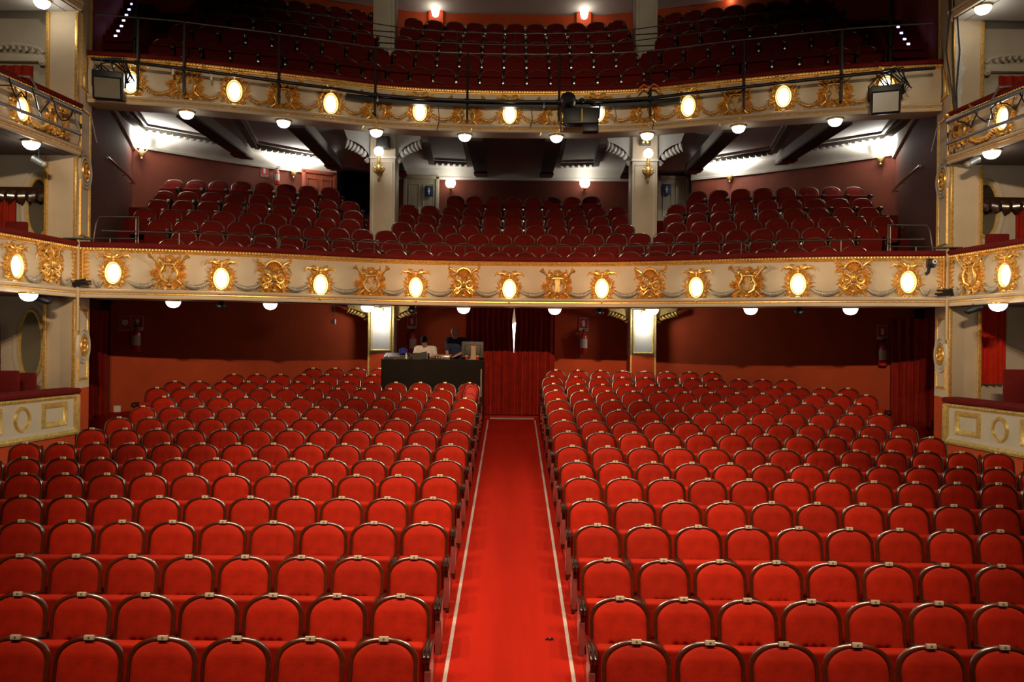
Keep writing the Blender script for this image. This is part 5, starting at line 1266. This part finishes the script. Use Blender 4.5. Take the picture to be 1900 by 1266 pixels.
for px, m, lab in ((866, 'sign_red', 'small red cup with a cream lid left of the monitor stand'), (886, 'sign_red', 'small red cup with a cream lid right of the monitor stand')):
    t = thing('cup', lab, 'cup', (ondesk(px, 17.95), 17.95, ZD)); Geo().lathe([(.028, 0), (.036, .075), (.034, .075)], 14).make('body', m, t); Geo().lathe([(.037, .075), (.038, .085), (.02, .10), (.002, .101)], 14).make('lid', 'paper', t)

def caps(g, a, b, r0, r1, n=12):
    """A tapered limb with round ends."""
    A, B = Vector(a), Vector(b); t = (B - A).normalized(); pts, rr = [], []
    for k in range(4): q = -cos(pi / 2 * k / 3); pts.append(A + t * r0 * q); rr.append(max(.002, r0 * sin(pi / 2 * (k + .15) / 3.15)))
    for k in range(1, 4): pts.append(A.lerp(B, k / 4)); rr.append(r0 + (r1 - r0) * k / 4)
    for k in range(4): q = sin(pi / 2 * k / 3); pts.append(B + t * r1 * q); rr.append(max(.002, r1 * cos(pi / 2 * k / 3.15)))
    return g.tube(pts, rr, n)
def hand(g, wrist, direction, side, s=1.0):
    W = Vector(wrist); d = Vector(direction).normalized(); u = Vector((0, 0, 1)); sd = d.cross(u).normalized(); dn = -(sd.cross(d))
    g.ball(W + d * .045 * s, (.036 * s, .040 * s, .018 * s), 8)
    for k, (o, L) in enumerate(((-.030, .060), (-.010, .072), (.010, .068), (.030, .052))):
        a = W + d * .075 * s + sd * o * s; b = a + d * L * .55 * s + dn * .008; c = b + d * L * .45 * s + dn * .022
        caps(g, a, b, .009, .0085, 6); caps(g, b, c, .0085, .007, 6)
    a = W + d * .025 * s + sd * .032 * side * s; caps(g, a, a + d * .03 + sd * side * .025 + dn * .008, .011, .009, 6); caps(g, a + d * .03 + sd * side * .025 + dn * .008, a + d * .055 + sd * side * .028 + dn * .016, .009, .008, 6)
def head(g, c, tilt, yaw, r=.098):
    M = Matrix.Translation(c) @ Matrix.Rotation(yaw, 4, 'Z') @ Matrix.Rotation(tilt, 4, 'X')
    g.ball((0, .012, .03), (r * .80, r * 1.0, r), 14, M); g.ball((0, -.022, -.045), (r * .62, r * .74, r * .78), 12, M)       # skull, face
    g.ball((0, -.10, -.020), (.015, .022, .026), 7, M); g.ball((0, -.088, -.073), (.026, .012, .009), 7, M); g.ball((0, -.070, -.112), (.028, .024, .020), 7, M)
    for s in (-1, 1):
        g.ball((s * .034, -.078, .008), (.016, .012, .009), 7, M); g.ball((s * .034, -.086, .026), (.024, .010, .007), 6, M); g.ball((s * r * .80, .012, -.015), (.010, .020, .032), 7, M)
    return M
def finish(g, name, material, parent, vox=.010):
    o = g.make(name, material, parent); o.modifiers.new('union', 'REMESH'); m = o.modifiers['union']; m.mode = 'VOXEL'; m.voxel_size = vox; m.use_smooth_shade = True
    s = o.modifiers.new('soften', 'SMOOTH'); s.iterations = 3; s.factor = .5; return o
def technician(loc, J, label, skin, hairm, shirt, long_hair, extra=None):
    """J: joints of the pose in local coordinates."""
    t = thing('person', label, 'person', loc)
    g = Geo(); M = head(g, J['head'], J['tilt'], J['yaw']); caps(g, J['neck'], Vector(J['head']) + Vector((0, .02, -.06)), .058, .052)
    caps(g, J['hip'], J['chest'], .105, .115); 
    for s, k in ((-1, 'l'), (1, 'r')):
        caps(g, J['sh_' + k], J['el_' + k], .050, .040); caps(g, J['el_' + k], J['wr_' + k], .041, .028); hand(g, J['wr_' + k], Vector(J['fi_' + k]) - Vector(J['wr_' + k]), -s)
        caps(g, Vector(J['hip']) + Vector((s * .09, 0, -.02)), J['kn_' + k], .085, .060); caps(g, J['kn_' + k], J['an_' + k], .058, .042); caps(g, J['an_' + k], Vector(J['an_' + k]) + Vector((0, -.16, -.03)), .042, .034)
    caps(g, J['sh_l'], J['sh_r'], .075, .075)
    finish(g, 'body', skin, t, .009)
    g = Geo()                                                          # shirt over torso and upper arms
    H, C = Vector(J['hip']), Vector(J['chest']); ax = Vector((.075, 0, 0))
    for o in (-1, 0, 1): caps(g, H + ax * o, C + ax * 1.25 * o, .140, .142)
    caps(g, J['sh_l'], J['sh_r'], .090, .090); caps(g, Vector(J['sh_l']).lerp(Vector(J['neck']), .15), Vector(J['sh_r']).lerp(Vector(J['neck']), .15), .080, .080)
    for k in 'lr': S, E = Vector(J['sh_' + k]), Vector(J['el_' + k]); caps(g, S, S.lerp(E, .78), .078, .072)
    finish(g, 'shirt', shirt, t, .014)
    g = Geo()
    for s, k in ((-1, 'l'), (1, 'r')): caps(g, Vector(J['hip']) + Vector((s * .09, 0, -.04)), J['kn_' + k], .105, .080); caps(g, J['kn_' + k], J['an_' + k], .078, .065)
    caps(g, H + Vector((-.08, 0, -.02)), H + Vector((.08, 0, -.02)), .13, .13); finish(g, 'trousers', 'trousers_dark', t, .014)
    g = Geo(); r_ = .098
    if long_hair:
        g.ball((0, .026, .046), (r_ * .90, r_ * 1.04, r_ * 1.0), 14, M); g.ball((0, -.045, .095), (r_ * .66, r_ * .45, r_ * .36), 10, M)
        for s in (-1, 1): g.ball((s * .07, .03, .0), (.022, .05, .055), 8, M)
    else:
        for s in (-1, 1): g.ball((s * .060, .045, .005), (.028, .055, .050), 9, M)
        g.ball((0, .085, .0), (.065, .032, .060), 9, M)
    finish(g, 'hair', hairm, t, .009)
    return t
# standing, leaning over the desk, head bowed
px_, d_ = 846, 18.95; p = at(px_, 640, d_)
technician((p.x, d_, ZP), dict(hip=(.07, .16, .95), chest=(.03, .02, 1.28), neck=(-.01, -.05, 1.46), head=(-.035, -.13, 1.585), tilt=R(24), yaw=R(-14), sh_l=(-.17, -.02, 1.40), sh_r=(.22, -.01, 1.39),
    el_l=(-.20, -.14, 1.13), wr_l=(-.17, -.34, 1.00), fi_l=(-.10, -.45, .985), el_r=(.25, -.06, 1.15), wr_r=(-.01, -.28, 1.02), fi_r=(-.12, -.34, .99),
    kn_l=(-.03, .12, .5), an_l=(-.04, .2, .07), kn_r=(.17, .12, .5), an_r=(.18, .2, .07)), 'standing person in a navy shirt, bald on top, leaning over the sound desk', 'skin_fair', 'hair_grey', 'shirt_navy', False)
px_, d_ = 790, 18.95; p = at(px_, 640, d_)
technician((p.x, d_, ZP), dict(hip=(0, .10, .78), chest=(0, -.02, 1.06), neck=(0, -.08, 1.25), head=(-.02, -.17, 1.355), tilt=R(50), yaw=R(6), sh_l=(-.19, -.06, 1.18), sh_r=(.19, -.06, 1.18),
    el_l=(-.25, -.20, .98), wr_l=(-.14, -.40, .985), fi_l=(-.06, -.50, .98), el_r=(.26, -.20, .98), wr_r=(.17, -.40, .985), fi_r=(.10, -.50, .98),
    kn_l=(-.14, -.26, .74), an_l=(-.14, -.20, .34), kn_r=(.14, -.26, .74), an_r=(.14, -.20, .34)), 'seated person with short black hair and white shirt, looking down at the desk', 'skin_tan', 'hair_black', 'shirt_white', True)
t = thing('stool', 'tall dark stool under the seated technician, hidden behind the desk', 'stool', (p.x, d_ + .12, ZP))
Geo().lathe([(.02, .60), (.18, .605), (.19, .63), (.17, .66), (.02, .665)], 20).make('seat', 'black_plastic', t)
for a in range(4): Geo().tube([(.08 * cos(a * pi / 2), .08 * sin(a * pi / 2), .60), (.22 * cos(a * pi / 2), .22 * sin(a * pi / 2), 0)], .014, 8).make('leg', 'black_metal', t)
Geo().tube([(.17 * cos(a), .17 * sin(a), .30) for a in lin(0, 2 * pi, 20)[:-1]], .010, 6, closed=True).make('foot_ring', 'grey_metal', t)

# red backpack left on an aisle seat near the desk
t = thing('backpack', 'bright red backpack slumped on the aisle seat in front of the sound desk', 'backpack', (-.90, 16.20, 1.194 + .60), R(12))
M = Matrix.Rotation(R(-10), 4, 'X') @ Matrix.Rotation(R(14), 4, 'Y')
def puff(rx, ry, rz, c, e=3.0, n=16):
    g = Geo(); vs_, fs = [], []
    sg = lambda v, p: (1 if v >= 0 else -1) * abs(v) ** p
    for i in range(n + 1):
        b = -pi / 2 + pi * i / n
        for j in range(n * 2):
            a = pi * j / n; vs_.append((c[0] + rx * sg(cos(b), 2 / e) * sg(cos(a), 2 / e), c[1] + ry * sg(cos(b), 2 / e) * sg(sin(a), 2 / e), c[2] + rz * sg(sin(b), 2 / e)))
    for i in range(n):
        for j in range(n * 2): fs.append((i * 2 * n + j, i * 2 * n + (j + 1) % (2 * n), (i + 1) * 2 * n + (j + 1) % (2 * n), (i + 1) * 2 * n + j))
    return g.add(vs_, fs, M)
puff(.16, .10, .20, (0, 0, .20)).make('body', 'bag_red', t, smooth=80); puff(.12, .05, .12, (0, -.10, .13)).make('front_pocket', 'bag_red', t, smooth=80)
g = Geo().tube([(-.125, -.085, .10), (-.12, -.09, .24), (-.06, -.085, .345), (.06, -.085, .345), (.12, -.09, .24), (.125, -.085, .10)], .008, 6, M); g.tube([(-.09, -.145, .16), (0, -.155, .20), (.09, -.145, .16)], .006, 6, M); g.make('zip', 'bag_dark', t)
for s in (-1, 1): Geo().tube([(s * .07, .06, .38), (s * .10, -.02, .415), (s * .14, -.06, .30), (s * .17, -.05, .12), (s * .15, .02, .02)], .020, 8, M, flat=.5).make('shoulder_strap', 'bag_dark', t)
Geo().tube([(-.04, .03, .39), (-.03, .03, .43), (.03, .03, .43), (.04, .03, .39)], .010, 6, M).make('top_loop', 'bag_dark', t)
p = at(1019, 1147, 7.65)
t = tag(Geo().tube([(-.035, 0, .008), (-.01, .012, .014), (.005, -.006, .010), (.03, .012, .016), (.045, .006, .010)], [.006, .010, .005, .011, .005], 6).make('cloth_scrap', 'black_cloth', None, (p.x, 7.65, aisle_z(7.65) + .003)), 'tiny black scrap lying on the aisle carpet near the right white strip', 'scrap')
